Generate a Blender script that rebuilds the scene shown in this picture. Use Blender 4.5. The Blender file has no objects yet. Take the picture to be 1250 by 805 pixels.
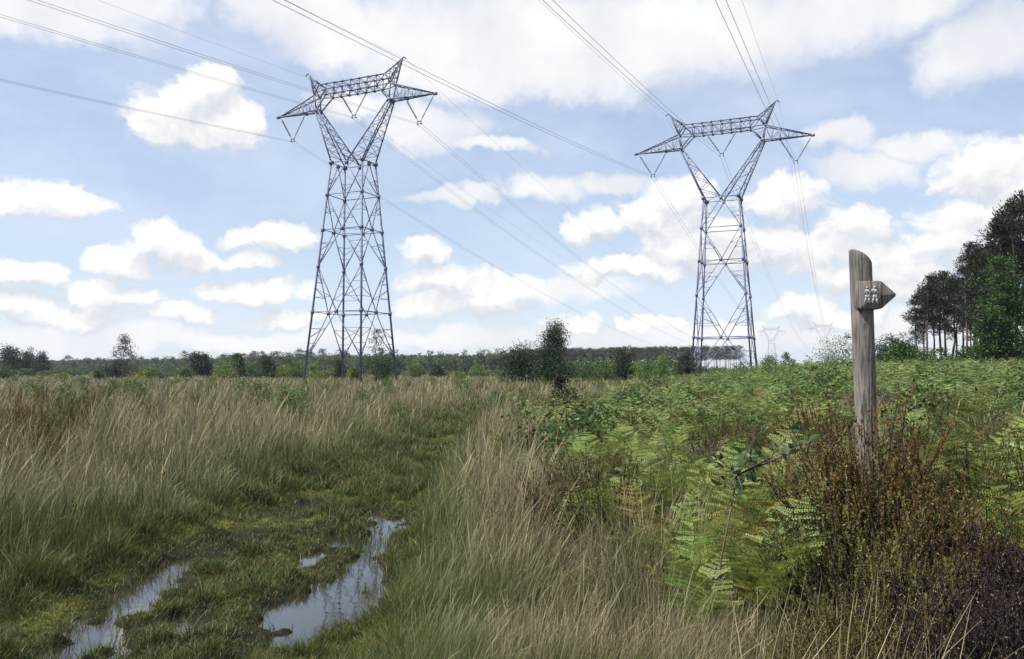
import bpy, math
import numpy as np
from mathutils import Vector

R = math.radians
RNG = np.random.default_rng(11)
scene = bpy.context.scene
COL = scene.collection

# ------------------------------------------------------------------ camera model
F, CX, CY, W, EYE, PITCH = 965.0, 625.0, 402.5, 1250.0, 1.6, R(3.05)

def ray(px, py):
    a, b = (px - CX) / F, (CY - py) / F
    return a, math.cos(PITCH) - b * math.sin(PITCH), math.sin(PITCH) + b * math.cos(PITCH)

def at_depth(px, py, Y):
    x, y, z = ray(px, py)
    return x / y * Y, Y, EYE + z / y * Y

def at_level(px, py, z0):
    x, y, z = ray(px, py)
    t = (z0 - EYE) / z
    return x * t, y * t, z0

cam_d = bpy.data.cameras.new('camera')
cam_d.sensor_width = 36.0
cam_d.lens = F / W * 36.0
cam_d.clip_start = 0.05
cam_d.clip_end = 20000
cam = bpy.data.objects.new('camera', cam_d)
cam.location = (0, 0, EYE)
cam.rotation_euler = (math.pi / 2 + PITCH, 0, 0)
COL.objects.link(cam)
scene.camera = cam

# ------------------------------------------------------------------ tagging
def tag(o, label=None, cat=None, group=None, kind=None):
    if label: o['label'] = label
    if cat: o['category'] = cat
    if group: o['group'] = group
    if kind: o['kind'] = kind
    return o

def empty(name, loc=(0, 0, 0), rz=0.0):
    o = bpy.data.objects.new(name, None)
    o.location = loc
    o.rotation_euler = (0, 0, rz)
    o.empty_display_size = 0.2
    COL.objects.link(o)
    return o

def link(name, me, mat=None, parent=None, loc=None):
    o = bpy.data.objects.new(name, me)
    if mat and len(me.materials) == 0:
        me.materials.append(mat)
    if parent: o.parent = parent
    if loc is not None: o.location = loc
    COL.objects.link(o)
    return o

# ------------------------------------------------------------------ noise
def _hash(ix, iy, s):
    h = (ix.astype(np.int64) * 374761393 + iy.astype(np.int64) * 668265263 + s * 1274126177) & 0xffffffff
    h = ((h ^ (h >> 13)) * 1274126177) & 0xffffffff
    h = ((h ^ (h >> 16)) * 2246822519) & 0xffffffff
    h = h ^ (h >> 15)
    return (h & 0xffffff) / float(0xffffff)

def vnoise(x, y, s=0):
    x = np.asarray(x, float); y = np.asarray(y, float)
    ix, iy = np.floor(x), np.floor(y)
    fx, fy = x - ix, y - iy
    fx = fx * fx * (3 - 2 * fx); fy = fy * fy * (3 - 2 * fy)
    a, b = _hash(ix, iy, s), _hash(ix + 1, iy, s)
    c, d = _hash(ix, iy + 1, s), _hash(ix + 1, iy + 1, s)
    return (a * (1 - fx) + b * fx) * (1 - fy) + (c * (1 - fx) + d * fx) * fy

def fbm(x, y, s=0, octv=4):
    t, a, n = 0.0, 0.5, 0.0
    for k in range(octv):
        t = t + a * vnoise(x * 2 ** k, y * 2 ** k, s + k * 17)
        n += a; a *= 0.5
    return t / n

def sstep(a, b, x):
    t = np.clip((x - a) / (b - a), 0, 1)
    return t * t * (3 - 2 * t)

# ------------------------------------------------------------------ meshes
def mesh_np(name, verts, quads=None, tris=None, col=None, smooth=False):
    me = bpy.data.meshes.new(name)
    verts = np.asarray(verts, np.float32)
    nq = 0 if quads is None else len(quads)
    nt = 0 if tris is None else len(tris)
    me.vertices.add(len(verts))
    me.vertices.foreach_set('co', verts.ravel())
    me.loops.add(nq * 4 + nt * 3)
    me.polygons.add(nq + nt)
    idx, st = [], []
    if nq:
        idx.append(np.asarray(quads, np.int32).ravel()); st.append(np.arange(nq) * 4)
    if nt:
        idx.append(np.asarray(tris, np.int32).ravel()); st.append(nq * 4 + np.arange(nt) * 3)
    me.loops.foreach_set('vertex_index', np.concatenate(idx).astype(np.int32))
    me.polygons.foreach_set('loop_start', np.concatenate(st).astype(np.int32))
    if smooth:
        me.polygons.foreach_set('use_smooth', np.ones(nq + nt, bool))
    if col is not None:
        c = np.asarray(col, np.float32)
        if c.shape[1] == 3:
            c = np.concatenate([c, np.ones((len(c), 1), np.float32)], 1)
        at = me.attributes.new('col', 'FLOAT_COLOR', 'POINT')
        at.data.foreach_set('color', c.ravel())
    me.update(calc_edges=True)
    return me

class MB:
    """collects quads and triangles with one colour per vertex"""
    def __init__(s):
        s.v, s.q, s.t, s.c, s.n = [], [], [], [], 0
    def add(s, v, q=None, t=None, c=None):
        v = np.asarray(v, float)
        if q is not None and len(q): s.q.append(np.asarray(q) + s.n)
        if t is not None and len(t): s.t.append(np.asarray(t) + s.n)
        if c is None: c = (0.5, 0.5, 0.5)
        c = np.asarray(c, float)
        if c.ndim == 1: c = np.tile(c, (len(v), 1))
        s.v.append(v); s.c.append(c); s.n += len(v)
    K = 1.0
    def bar(s, p, q, w, w2=None, c=None):
        w *= MB.K; w2 = w2 * MB.K if w2 else None
        p, q = np.asarray(p, float), np.asarray(q, float)
        d = q - p
        L = np.linalg.norm(d)
        if L < 1e-6: return
        d = d / L
        up = np.array([0, 0, 1.0]) if abs(d[2]) < 0.95 else np.array([0, 1.0, 0])
        a = np.cross(d, up); a /= np.linalg.norm(a)
        b = np.cross(d, a)
        h, h2 = w / 2, (w2 if w2 else w) / 2
        vs = []
        for (pt, hh) in ((p, h), (q, h2)):
            for sa, sb in ((-1, -1), (1, -1), (1, 1), (-1, 1)):
                vs.append(pt + a * sa * hh + b * sb * hh)
        s.add(vs, [(0, 3, 2, 1), (4, 5, 6, 7), (0, 1, 5, 4), (1, 2, 6, 5), (2, 3, 7, 6), (3, 0, 4, 7)], c=c)
    def box(s, c0, size, col=None):
        x, y, z = c0; a, b, h = size[0] / 2, size[1] / 2, size[2] / 2
        s.bar((x, y, z - h), (x, y, z + h), 2 * a, c=col) if abs(a - b) < 1e-9 else s.add(
            [(x + i * a, y + j * b, z + k * h) for k in (-1, 1) for i, j in ((-1, -1), (1, -1), (1, 1), (-1, 1))],
            [(0, 3, 2, 1), (4, 5, 6, 7), (0, 1, 5, 4), (1, 2, 6, 5), (2, 3, 7, 6), (3, 0, 4, 7)], c=col)
    def tube(s, pts, rad, n=6, c=None, cap=True):
        pts = np.asarray(pts, float); m = len(pts)
        rad = np.broadcast_to(np.asarray(rad, float), (m,))
        tan = np.gradient(pts, axis=0)
        tan /= np.linalg.norm(tan, axis=1)[:, None] + 1e-12
        ref = np.array([0.3, 0.9, 0.1]) if abs(tan[m // 2][2]) > 0.7 else np.array([0, 0, 1.0])
        a = np.cross(tan, ref); a /= np.linalg.norm(a, axis=1)[:, None] + 1e-12
        b = np.cross(tan, a)
        th = np.arange(n) * 2 * math.pi / n
        v = pts[:, None] + rad[:, None, None] * (a[:, None] * np.cos(th)[None, :, None] + b[:, None] * np.sin(th)[None, :, None])
        i = np.arange(m - 1)[:, None] * n; j = np.arange(n)[None]; k = (j + 1) % n
        q = np.stack([i + j, i + k, i + n + k, i + n + j], -1).reshape(-1, 4)
        t = []
        if cap:
            for e, o in ((0, 1), ((m - 1) * n, 0)):
                for jj in range(1, n - 1):
                    t.append((e, e + jj, e + jj + 1) if not o else (e, e + jj + 1, e + jj))
        cc = c
        if c is not None and np.ndim(c) == 2: cc = np.repeat(np.asarray(c), n, 0)
        s.add(v.reshape(-1, 3), q, t, cc)
    def leaves(s, cen, length, width, nrm=None, col=None, axis=None, rng=RNG, tilt=1.0):
        """diamond shaped leaves at cen"""
        cen = np.asarray(cen, float); n = len(cen)
        if axis is None:
            axis = rng.normal(size=(n, 3)); axis[:, 2] *= tilt
        axis = axis / (np.linalg.norm(axis, axis=1)[:, None] + 1e-9)
        r = rng.normal(size=(n, 3)) if nrm is None else nrm
        side = np.cross(axis, r); side /= np.linalg.norm(side, axis=1)[:, None] + 1e-9
        L = np.broadcast_to(np.asarray(length, float), (n,))[:, None] * 0.5
        w = np.broadcast_to(np.asarray(width, float), (n,))[:, None] * 0.5
        v = np.stack([cen - axis * L, cen + side * w - axis * L * 0.1, cen + axis * L, cen - side * w - axis * L * 0.1], 1).reshape(-1, 3)
        q = np.arange(n * 4).reshape(n, 4)
        c = None if col is None else np.repeat(np.broadcast_to(np.asarray(col, float), (n, 3)), 4, 0)
        s.add(v, q, None, c)
    def mesh(s, name, smooth=False):
        return mesh_np(name, np.concatenate(s.v), np.concatenate(s.q) if s.q else None,
                       np.concatenate(s.t) if s.t else None, np.concatenate(s.c), smooth)
    def build(s, name, mat, parent=None, smooth=False, loc=None):
        return link(name, s.mesh(name, smooth), mat, parent, loc)

# ------------------------------------------------------------------ materials
def new_mat(name):
    m = bpy.data.materials.new(name)
    m.use_nodes = True
    nt = m.node_tree
    nt.nodes.clear()
    out = nt.nodes.new('ShaderNodeOutputMaterial')
    return m, nt, out

def leaf_mat(name, trans=0.3, rough=0.6, spec=0.25, vary=0.25, gain=1.0):
    m, nt, out = new_mat(name)
    at = nt.nodes.new('ShaderNodeAttribute'); at.attribute_name = 'col'
    oi = nt.nodes.new('ShaderNodeObjectInfo')
    mr = nt.nodes.new('ShaderNodeMapRange')
    mr.inputs['To Min'].default_value = gain * (1 - vary); mr.inputs['To Max'].default_value = gain * (1 + vary)
    nt.links.new(oi.outputs['Random'], mr.inputs['Value'])
    hs = nt.nodes.new('ShaderNodeVectorMath'); hs.operation = 'SCALE'
    nt.links.new(at.outputs['Color'], hs.inputs[0]); nt.links.new(mr.outputs[0], hs.inputs['Scale'])
    p = nt.nodes.new('ShaderNodeBsdfPrincipled')
    p.inputs['Roughness'].default_value = rough
    p.inputs['Specular IOR Level'].default_value = spec
    nt.links.new(hs.outputs[0], p.inputs['Base Color'])
    if trans > 0:
        tr = nt.nodes.new('ShaderNodeBsdfTranslucent')
        nt.links.new(hs.outputs[0], tr.inputs['Color'])
        mx = nt.nodes.new('ShaderNodeMixShader'); mx.inputs[0].default_value = trans
        nt.links.new(p.outputs[0], mx.inputs[1]); nt.links.new(tr.outputs[0], mx.inputs[2])
        nt.links.new(mx.outputs[0], out.inputs['Surface'])
    else:
        nt.links.new(p.outputs[0], out.inputs['Surface'])
    return m

def noise_mat(name, c1, c2, scale=8.0, rough=0.8, bump=0.0, metal=0.0, stretch=(1, 1, 1), detail=6, spec=0.4, c3=None):
    m, nt, out = new_mat(name)
    tc = nt.nodes.new('ShaderNodeTexCoord')
    mp = nt.nodes.new('ShaderNodeMapping'); mp.inputs['Scale'].default_value = stretch
    nt.links.new(tc.outputs['Object'], mp.inputs['Vector'])
    nz = nt.nodes.new('ShaderNodeTexNoise'); nz.inputs['Scale'].default_value = scale; nz.inputs['Detail'].default_value = detail
    nt.links.new(mp.outputs[0], nz.inputs['Vector'])
    cr = nt.nodes.new('ShaderNodeValToRGB')
    cr.color_ramp.elements[0].position = 0.3; cr.color_ramp.elements[1].position = 0.7
    cr.color_ramp.elements[0].color = (*c1, 1); cr.color_ramp.elements[1].color = (*c2, 1)
    if c3:
        e = cr.color_ramp.elements.new(0.5); e.color = (*c3, 1)
    nt.links.new(nz.outputs['Fac'], cr.inputs[0])
    p = nt.nodes.new('ShaderNodeBsdfPrincipled')
    p.inputs['Roughness'].default_value = rough; p.inputs['Metallic'].default_value = metal
    p.inputs['Specular IOR Level'].default_value = spec
    nt.links.new(cr.outputs[0], p.inputs['Base Color'])
    if bump:
        b = nt.nodes.new('ShaderNodeBump'); b.inputs['Strength'].default_value = bump; b.inputs['Distance'].default_value = 0.02
        nt.links.new(nz.outputs['Fac'], b.inputs['Height']); nt.links.new(b.outputs[0], p.inputs['Normal'])
    nt.links.new(p.outputs[0], out.inputs['Surface'])
    return m

M_GRASS = leaf_mat('moor_grass', 0.25, 0.55, 0.2, 0.0)
M_TURF = leaf_mat('turf', 0.25, 0.5, 0.25, 0.0)
M_FERN = leaf_mat('bracken', 0.35, 0.5, 0.3, 0.2)
M_HEATH = leaf_mat('heath', 0.15, 0.7, 0.15, 0.2)
M_LEAF = leaf_mat('leaf', 0.3, 0.5, 0.3, 0.0)
M_TREELEAF = leaf_mat('tree_leaf', 0.25, 0.55, 0.25, 0.18)
M_NEEDLE = leaf_mat('pine_needle', 0.12, 0.6, 0.2, 0.2)
M_BARK = noise_mat('bark', (0.05, 0.038, 0.03), (0.13, 0.1, 0.085), 6, 0.9, 0.4, stretch=(1, 1, 0.25))
M_STEEL = noise_mat('pylon_steel', (0.1, 0.12, 0.2), (0.15, 0.175, 0.27), 1.5, 0.55, spec=0.4)
M_CONC = noise_mat('concrete', (0.3, 0.29, 0.27), (0.42, 0.41, 0.38), 5, 0.9)
M_INSUL = noise_mat('insulator_glass', (0.06, 0.08, 0.12), (0.1, 0.12, 0.17), 4, 0.25, spec=0.6)
M_CABLE = noise_mat('cable', (0.3, 0.3, 0.31), (0.38, 0.38, 0.39), 2, 0.5, metal=0.3)

# ------------------------------------------------------------------ sun and sky
SUN_EL, SUN_AZ = R(56), R(-112)          # azimuth measured from +Y towards +X
sd = bpy.data.lights.new('sun', 'SUN')
sd.energy = 4.6
sd.angle = R(0.6)
sd.color = (1.0, 0.95, 0.87)
sun = bpy.data.objects.new('sun', sd)
dv = Vector((math.sin(SUN_AZ) * math.cos(SUN_EL), math.cos(SUN_AZ) * math.cos(SUN_EL), math.sin(SUN_EL)))
sun.rotation_euler = dv.to_track_quat('Z', 'Y').to_euler()
sun.location = dv * 60
COL.objects.link(sun)

SKY_STRENGTH = 0.09
def build_world():
    w = bpy.data.worlds.new('World')
    scene.world = w
    w.use_nodes = True
    nt = w.node_tree
    N = nt.nodes; N.clear()
    L = nt.links.new
    def node(t, **k):
        n = N.new(t)
        for a, b in k.items(): setattr(n, a, b)
        return n
    def val(x, sock):
        if isinstance(x, (int, float)): sock.default_value = x
        elif isinstance(x, tuple): sock.default_value = x
        else: L(x, sock)
    def math_(op, a, b=0.0, c=0.0, clamp=False):
        n = node('ShaderNodeMath', operation=op, use_clamp=clamp)
        val(a, n.inputs[0]); val(b, n.inputs[1])
        if len(n.inputs) > 2 and op in ('MULTIPLY_ADD', 'SMOOTH_MIN', 'SMOOTH_MAX'): val(c, n.inputs[2])
        return n.outputs[0]
    def vec(op, a, b=None):
        n = node('ShaderNodeVectorMath', operation=op)
        val(a, n.inputs[0])
        if b is not None: val(b, n.inputs[1])
        return n.outputs['Value'] if op in ('DOT_PRODUCT', 'LENGTH') else n.outputs[0]
    def smap(x, a, b, lo=0.0, hi=1.0):
        n = node('ShaderNodeMapRange', interpolation_type='SMOOTHSTEP')
        val(x, n.inputs['Value'])
        n.inputs['From Min'].default_value = a; n.inputs['From Max'].default_value = b
        n.inputs['To Min'].default_value = lo; n.inputs['To Max'].default_value = hi
        return n.outputs[0]
    def mixc(f, a, b):
        n = node('ShaderNodeMix', data_type='RGBA')
        val(f, n.inputs['Factor'])
        for x, s in ((a, n.inputs[6]), (b, n.inputs[7])):
            if isinstance(x, tuple): s.default_value = (*x, 1)
            else: L(x, s)
        return n.outputs[2]
    def noise(v, scale, detail, rough=0.55):
        n = node('ShaderNodeTexNoise')
        L(v, n.inputs['Vector']); n.inputs['Scale'].default_value = scale
        n.inputs['Detail'].default_value = detail; n.inputs['Roughness'].default_value = rough
        return n
    sky = node('ShaderNodeTexSky')
    sky.sky_type = 'NISHITA'; sky.sun_disc = False
    sky.sun_elevation = SUN_EL; sky.sun_rotation = SUN_AZ
    sky.air_density = 1.0; sky.dust_density = 0.6; sky.ozone_density = 1.2; sky.altitude = 50
    tc = node('ShaderNodeTexCoord')
    sx = node('ShaderNodeSeparateXYZ'); L(tc.outputs['Generated'], sx.inputs[0])
    az = math_('ARCTAN2', sx.outputs[0], sx.outputs[1])
    el = math_('ARCSINE', sx.outputs[2])
    cb = node('ShaderNodeCombineXYZ'); L(az, cb.inputs[0]); L(el, cb.inputs[1])
    p0 = cb.outputs[0]
    # billowing: the position is warped by noise before the cloud shapes are looked up
    wn = noise(p0, 9.0, 5, 0.6)
    wn2 = noise(p0, 30.0, 6, 0.62)
    wv = vec('ADD', vec('SUBTRACT', wn.outputs['Color'], (0.5, 0.5, 0.5)), vec('MULTIPLY', vec('SUBTRACT', wn2.outputs['Color'], (0.5, 0.5, 0.5)), (0.38, 0.38, 0.0)))
    warp = vec('MULTIPLY', wv, (0.085, 0.06, 0.0))
    pw = vec('ADD', p0, warp)
    def chain(p, blobs):
        D = None
        for (bx, by, rx, ry) in blobs:
            x, y, z = ray(bx, by)
            a, e = math.atan2(x, y), math.atan2(z, math.hypot(x, y))
            d = vec('SUBTRACT', p, (a, e, 0.0))
            d = vec('MULTIPLY', d, (F / rx, F / ry, 0.0))
            d = vec('DOT_PRODUCT', d, d)
            D = d if D is None else math_('SMOOTH_MIN', D, d, 0.35)
        return D
    crisp = [(232, 140, 74, 34), (255, 112, 40, 26), (200, 150, 40, 26), (285, 150, 40, 28),
             (42, 238, 46, 24), (75, 252, 42, 14), (10, 246, 40, 12),
             (205, 300, 62, 28), (150, 320, 36, 18), (250, 316, 48, 18), (335, 293, 58, 18), (300, 318, 40, 12),
             (28, 330, 50, 18), (140, 357, 60, 16), (310, 354, 66, 15), (20, 365, 55, 15), (210, 382, 50, 14), (90, 384, 70, 14), (350, 385, 60, 12),
             (515, 312, 34, 22), (545, 345, 60, 24), (600, 362, 68, 26), (530, 372, 50, 18), (640, 356, 34, 16),
             (835, 245, 48, 38), (785, 262, 50, 26), (720, 275, 40, 26), (735, 330, 44, 20), (800, 330, 50, 18), (850, 300, 80, 42),
             (930, 305, 70, 34), (985, 315, 50, 26), (960, 245, 60, 26), (1050, 285, 48, 34), (1085, 325, 56, 38), (1040, 340, 50, 20), (1120, 360, 50, 24),
             (1200, 200, 58, 34), (1245, 215, 50, 40), (1185, 262, 56, 26), (1235, 275, 60, 30), (1160, 300, 36, 26), (1215, 310, 60, 26),
             (980, 376, 44, 18), (1030, 385, 60, 16), (700, 392, 46, 12), (790, 395, 40, 10), (900, 396, 46, 12)]
    soft = [(50, 4, 140, 30), (150, -8, 80, 28), (330, 10, 60, 30), (410, 30, 100, 46), (520, 40, 120, 56), (640, 46, 140, 62), (760, 44, 140, 66),
            (880, 30, 130, 56), (1000, 14, 130, 48), (1100, -2, 90, 36), (560, 90, 120, 26), (700, 95, 110, 24),
            (530, 152, 70, 30), (430, 122, 60, 22), (665, 228, 58, 17), (750, 222, 55, 14), (600, 180, 60, 10),
            (1062, 206, 54, 22), (1105, 172, 56, 14), (1200, 60, 70, 40), (1020, 168, 30, 16), (120, 412, 240, 14), (350, 414, 180, 14), (600, 412, 160, 14), (830, 410, 160, 16), (1050, 404, 150, 20),
            (560, 240, 60, 10), (700, 356, 70, 16)]
    up = (-0.006, 0.02, 0.0)
    Dc = chain(pw, crisp)
    pu = vec('ADD', pw, up)
    Du = chain(pu, crisp)
    Ds = chain(vec('ADD', p0, vec('MULTIPLY', wv, (0.13, 0.07, 0.0))), soft)
    fine = noise(vec('MULTIPLY', pw, (1.0, 1.25, 0.0)), 34.0, 7, 0.55).outputs['Fac']
    fineu = noise(vec('MULTIPLY', pu, (1.0, 1.25, 0.0)), 34.0, 5, 0.55).outputs['Fac']
    # general cloud cover for the part of the sky the photograph does not show
    gen = noise(vec('MULTIPLY', tc.outputs['Generated'], (1, 1, 1.6)), 3.2, 8, 0.55).outputs['Fac']
    front = smap(sx.outputs[1], 0.68, 0.52)
    high = smap(el, 0.52, 0.62)
    outside = math_('MAXIMUM', front, high)
    gend = math_('MULTIPLY', smap(gen, 0.5, 0.62), outside)
    # density of crisp clouds
    fc = math_('ADD', math_('SUBTRACT', 1.04, Dc), math_('MULTIPLY', math_('SUBTRACT', fine, 0.5), 2.3))
    dc = smap(fc, -0.13, 0.62)
    fs = math_('ADD', math_('SUBTRACT', 0.95, Ds), math_('MULTIPLY', math_('SUBTRACT', fine, 0.5), 0.8))
    ds = math_('MULTIPLY', smap(fs, -0.55, 0.85), 0.93)
    # thin high veil
    veil = noise(vec('MULTIPLY', vec('ADD', p0, warp), (2.2, 5.0, 0.0)), 2.0, 6, 0.6).outputs['Fac']
    vd = math_('ADD', smap(veil, 0.3, 0.75, 0.3, 0.62), smap(el, 0.0, 0.2, 0.2, 0.06))
    # relief: lit crowns, greyer undersides
    rel = math_('ADD', math_('SUBTRACT', Du, Dc), math_('MULTIPLY', math_('SUBTRACT', fine, fineu), 2.2))
    lit = smap(rel, -1.0, 0.9)
    k = 0.56 / SKY_STRENGTH
    c_crisp = mixc(lit, (0.74 * k, 0.78 * k, 0.87 * k), (1.16 * k, 1.15 * k, 1.12 * k))
    big = noise(pw, 7.0, 4, 0.5).outputs['Fac']
    slit = smap(big, 0.3, 0.68)
    c_soft = mixc(slit, (0.93 * k, 0.95 * k, 0.99 * k), (1.14 * k, 1.14 * k, 1.13 * k))
    base = mixc(1.0, (0, 0, 0), sky.outputs[0])
    c = mixc(vd, base, (0.84 * k, 0.93 * k, 1.14 * k))
    c = mixc(ds, c, c_soft)
    c = mixc(math_('MULTIPLY', gend, 0.9), c, (0.9 * k, 0.91 * k, 0.94 * k))
    c = mixc(math_('MULTIPLY', dc, 0.97), c, c_crisp)
    # below the horizon: plain haze colour
    c = mixc(smap(el, -0.02, 0.0, 1.0, 0.0), c, (0.55 * k, 0.58 * k, 0.6 * k))
    bg = node('ShaderNodeBackground'); bg.inputs['Strength'].default_value = SKY_STRENGTH
    L(c, bg.inputs['Color'])
    out = node('ShaderNodeOutputWorld'); L(bg.outputs[0], out.inputs['Surface'])
    w.cycles.sampling_method = 'MANUAL'
    w.cycles.sample_map_resolution = 512
build_world()

# ------------------------------------------------------------------ terrain
ZW = -0.05
def poly_at(pts): return np.array([at_level(px, py, ZW)[:2] for px, py in pts])
PUDDLES = [poly_at(p) for p in (
    [(312, 752), (332, 732), (370, 720), (396, 708), (418, 694), (434, 676), (450, 646), (466, 634), (490, 630), (488, 650), (482, 668), (480, 700), (456, 740), (424, 776), (392, 786), (362, 802), (326, 784)],
    [(50, 815), (88, 778), (120, 750), (146, 728), (174, 708), (202, 688), (236, 670), (250, 684), (220, 710), (196, 740), (160, 757), (136, 780), (130, 800), (108, 820)],
    [(372, 690), (384, 672), (404, 660), (436, 654), (430, 664), (405, 674), (392, 688), (376, 694)],
    [(344, 632), (358, 616), (388, 608), (390, 622), (366, 634)],
    [(306, 670), (316, 652), (338, 652), (334, 668)],
    [(446, 636), (458, 618), (474, 622), (464, 638)],
    [(262, 668), (274, 654), (290, 650), (284, 664)],
    [(216, 776), (246, 756), (268, 762), (240, 782)])]

def poly_sd(x, y, poly):
    d = np.full(x.shape, 1e9); inside = np.zeros(x.shape, bool)
    n = len(poly)
    for i in range(n):
        ax, ay = poly[i]; bx, by = poly[(i + 1) % n]
        ex, ey = bx - ax, by - ay
        t = np.clip(((x - ax) * ex + (y - ay) * ey) / (ex * ex + ey * ey + 1e-12), 0, 1)
        d = np.minimum(d, np.hypot(x - ax - t * ex, y - ay - t * ey))
        c = ((ay > y) != (by > y)) & (x < (bx - ax) * (y - ay) / (by - ay + 1e-12) + ax)
        inside ^= c
    return np.where(inside, -d, d)

def puddle_sd(x, y):
    d = np.full(np.shape(x), 9.0)
    near = (y > 3) & (y < 13) & (x > -6) & (x < 1)
    if near.any():
        xs, ys = x[near], y[near]
        dd = np.full(xs.shape, 9.0)
        for p in PUDDLES: dd = np.minimum(dd, poly_sd(xs, ys, p))
        d[near] = dd
    return d

def left_edge(y): return np.interp(y, [0, 4, 8, 11, 14, 18, 24, 30], [-4.0, -3.65, -3.5, -3.15, -2.8, -2.5, -2.15, -1.75])
def right_edge(y): return np.interp(y, [0, 3, 5, 8, 14, 22, 30], [-0.25, -0.45, -0.6, -0.85, -1.0, -0.75, -0.3])

def track_mask(x, y):
    wob = (fbm(x * 0.9, y * 0.9, 5, 3) - 0.5) * 0.9
    l, r = left_edge(y) + wob, right_edge(y) + wob * 0.5
    return sstep(-0.15, 0.35, x - l) * sstep(-0.1, 0.3, r - x) * (1 - sstep(28, 35, y)) * sstep(-3, 0, y + 6)

def rise(x, y):
    r = np.hypot(x, y) + 1e-6
    a = np.where(y > 0.05, x / np.maximum(y, 0.05), np.where(x > 0, 9, -9))
    k = np.minimum(1.15, 0.03 * r) * (1 - sstep(130, 280, r))
    return k * sstep(0.1, 0.42, a)

def height(x, y):
    x = np.asarray(x, float); y = np.asarray(y, float)
    m = track_mask(x, y)
    r = np.hypot(x, y)
    near = 1 - sstep(40, 90, r)
    h = 0.16 * (1 - m) + rise(x, y)
    h = h + (fbm(x * 0.8, y * 0.8, 21, 4) - 0.5) * 0.22 * near * (1 - 0.75 * m)
    h = h + (fbm(x * 0.03, y * 0.03, 31, 3) - 0.5) * 0.6 * sstep(30, 120, r) * (1 - sstep(150, 320, r))
    bump = (fbm(x * 2.6, y * 2.6, 41, 4) - 0.45) * 0.22
    rut = np.exp(-((x + 1.27) / 0.32) ** 2) + np.exp(-((x + 2.45) / 0.34) ** 2)
    h = h + m * (bump + 0.012 - 0.06 * rut)
    s = puddle_sd(x, y) + (fbm(x * 4.5, y * 4.5, 51, 4) - 0.5) * 0.62
    tgt = ZW + np.clip(s * 0.35, -0.05, 0.05) + (fbm(x * 9, y * 9, 61, 3) - 0.5) * 0.02
    k = (1 - sstep(0.02, 0.3, s))
    h = h * (1 - k) + tgt * k
    dry = sstep(0.1, 0.3, s)
    h = np.where(m > 0.02, np.maximum(h, (ZW + 0.012) * dry + h * (1 - dry)), h)
    return h

def build_ground():
    fr = np.linspace(R(-46), R(46), 1000)
    bk = np.linspace(R(46), R(314), 120)[1:-1]
    ang = np.concatenate([fr, bk])
    rad = [0.6]
    while rad[-1] < 2400:
        r = rad[-1]
        rad.append(r * (1.0065 if 3.2 < r < 14 else 1.02 if r < 40 else 1.05))
    rad = np.array(rad)
    A, Rr = np.meshgrid(ang, rad)
    x, y = Rr * np.sin(A), Rr * np.cos(A)
    z = height(x.ravel(), y.ravel()).reshape(x.shape)
    v = np.stack([x, y, z], -1).reshape(-1, 3)
    n, m = len(ang), len(rad)
    i = np.arange(m - 1)[:, None] * n; j = np.arange(n)[None]; k = (j + 1) % n
    q = np.stack([i + j, i + k, i + n + k, i + n + j], -1).reshape(-1, 4)
    c0 = len(v)
    v = np.concatenate([v, [[0, 0, float(height(np.array([0.0]), np.array([0.01]))[0])]]])
    t = np.stack([np.full(n, c0), (np.arange(n) + 1) % n, np.arange(n)], -1)
    tm = track_mask(v[:, 0], v[:, 1])
    moss = fbm(v[:, 0] * 1.7, v[:, 1] * 1.7, 71, 4)
    peat = np.array([0.015, 0.0135, 0.009]); green = np.array([0.09, 0.092, 0.022]); litter = np.array([0.07, 0.06, 0.036])
    g = sstep(0.36, 0.56, moss)[:, None]
    wet = (1 - sstep(0.0, 0.35, puddle_sd(v[:, 0], v[:, 1])))[:, None]
    tc = peat * (1 - g) + green * g
    tc = tc * (1 - wet) + peat * wet
    col = litter * (1 - tm[:, None]) + tc * tm[:, None]
    me = mesh_np('ground', v, q, t, col, True)
    m_, nt, out = new_mat('ground')
    at = nt.nodes.new('ShaderNodeAttribute'); at.attribute_name = 'col'
    tcn = nt.nodes.new('ShaderNodeTexCoord')
    nz = nt.nodes.new('ShaderNodeTexNoise'); nz.inputs['Scale'].default_value = 14; nz.inputs['Detail'].default_value = 8
    nt.links.new(tcn.outputs['Object'], nz.inputs['Vector'])
    mr = nt.nodes.new('ShaderNodeMapRange'); mr.inputs['To Min'].default_value = 0.5; mr.inputs['To Max'].default_value = 1.5
    mr.inputs['From Min'].default_value = 0.25; mr.inputs['From Max'].default_value = 0.75
    nt.links.new(nz.outputs['Fac'], mr.inputs['Value'])
    sc = nt.nodes.new('ShaderNodeVectorMath'); sc.operation = 'SCALE'
    nt.links.new(at.outputs['Color'], sc.inputs[0]); nt.links.new(mr.outputs[0], sc.inputs['Scale'])
    p = nt.nodes.new('ShaderNodeBsdfPrincipled'); p.inputs['Roughness'].default_value = 0.9; p.inputs['Specular IOR Level'].default_value = 0.08
    nt.links.new(sc.outputs[0], p.inputs['Base Color'])
    bm = nt.nodes.new('ShaderNodeBump'); bm.inputs['Strength'].default_value = 0.6; bm.inputs['Distance'].default_value = 0.03
    nt.links.new(nz.outputs['Fac'], bm.inputs['Height']); nt.links.new(bm.outputs[0], p.inputs['Normal'])
    nt.links.new(p.outputs[0], out.inputs['Surface'])
    o = link('ground', me, m_)
    tag(o, 'flat peaty moorland ground with a muddy rutted track', 'ground', kind='structure')
build_ground()

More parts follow.
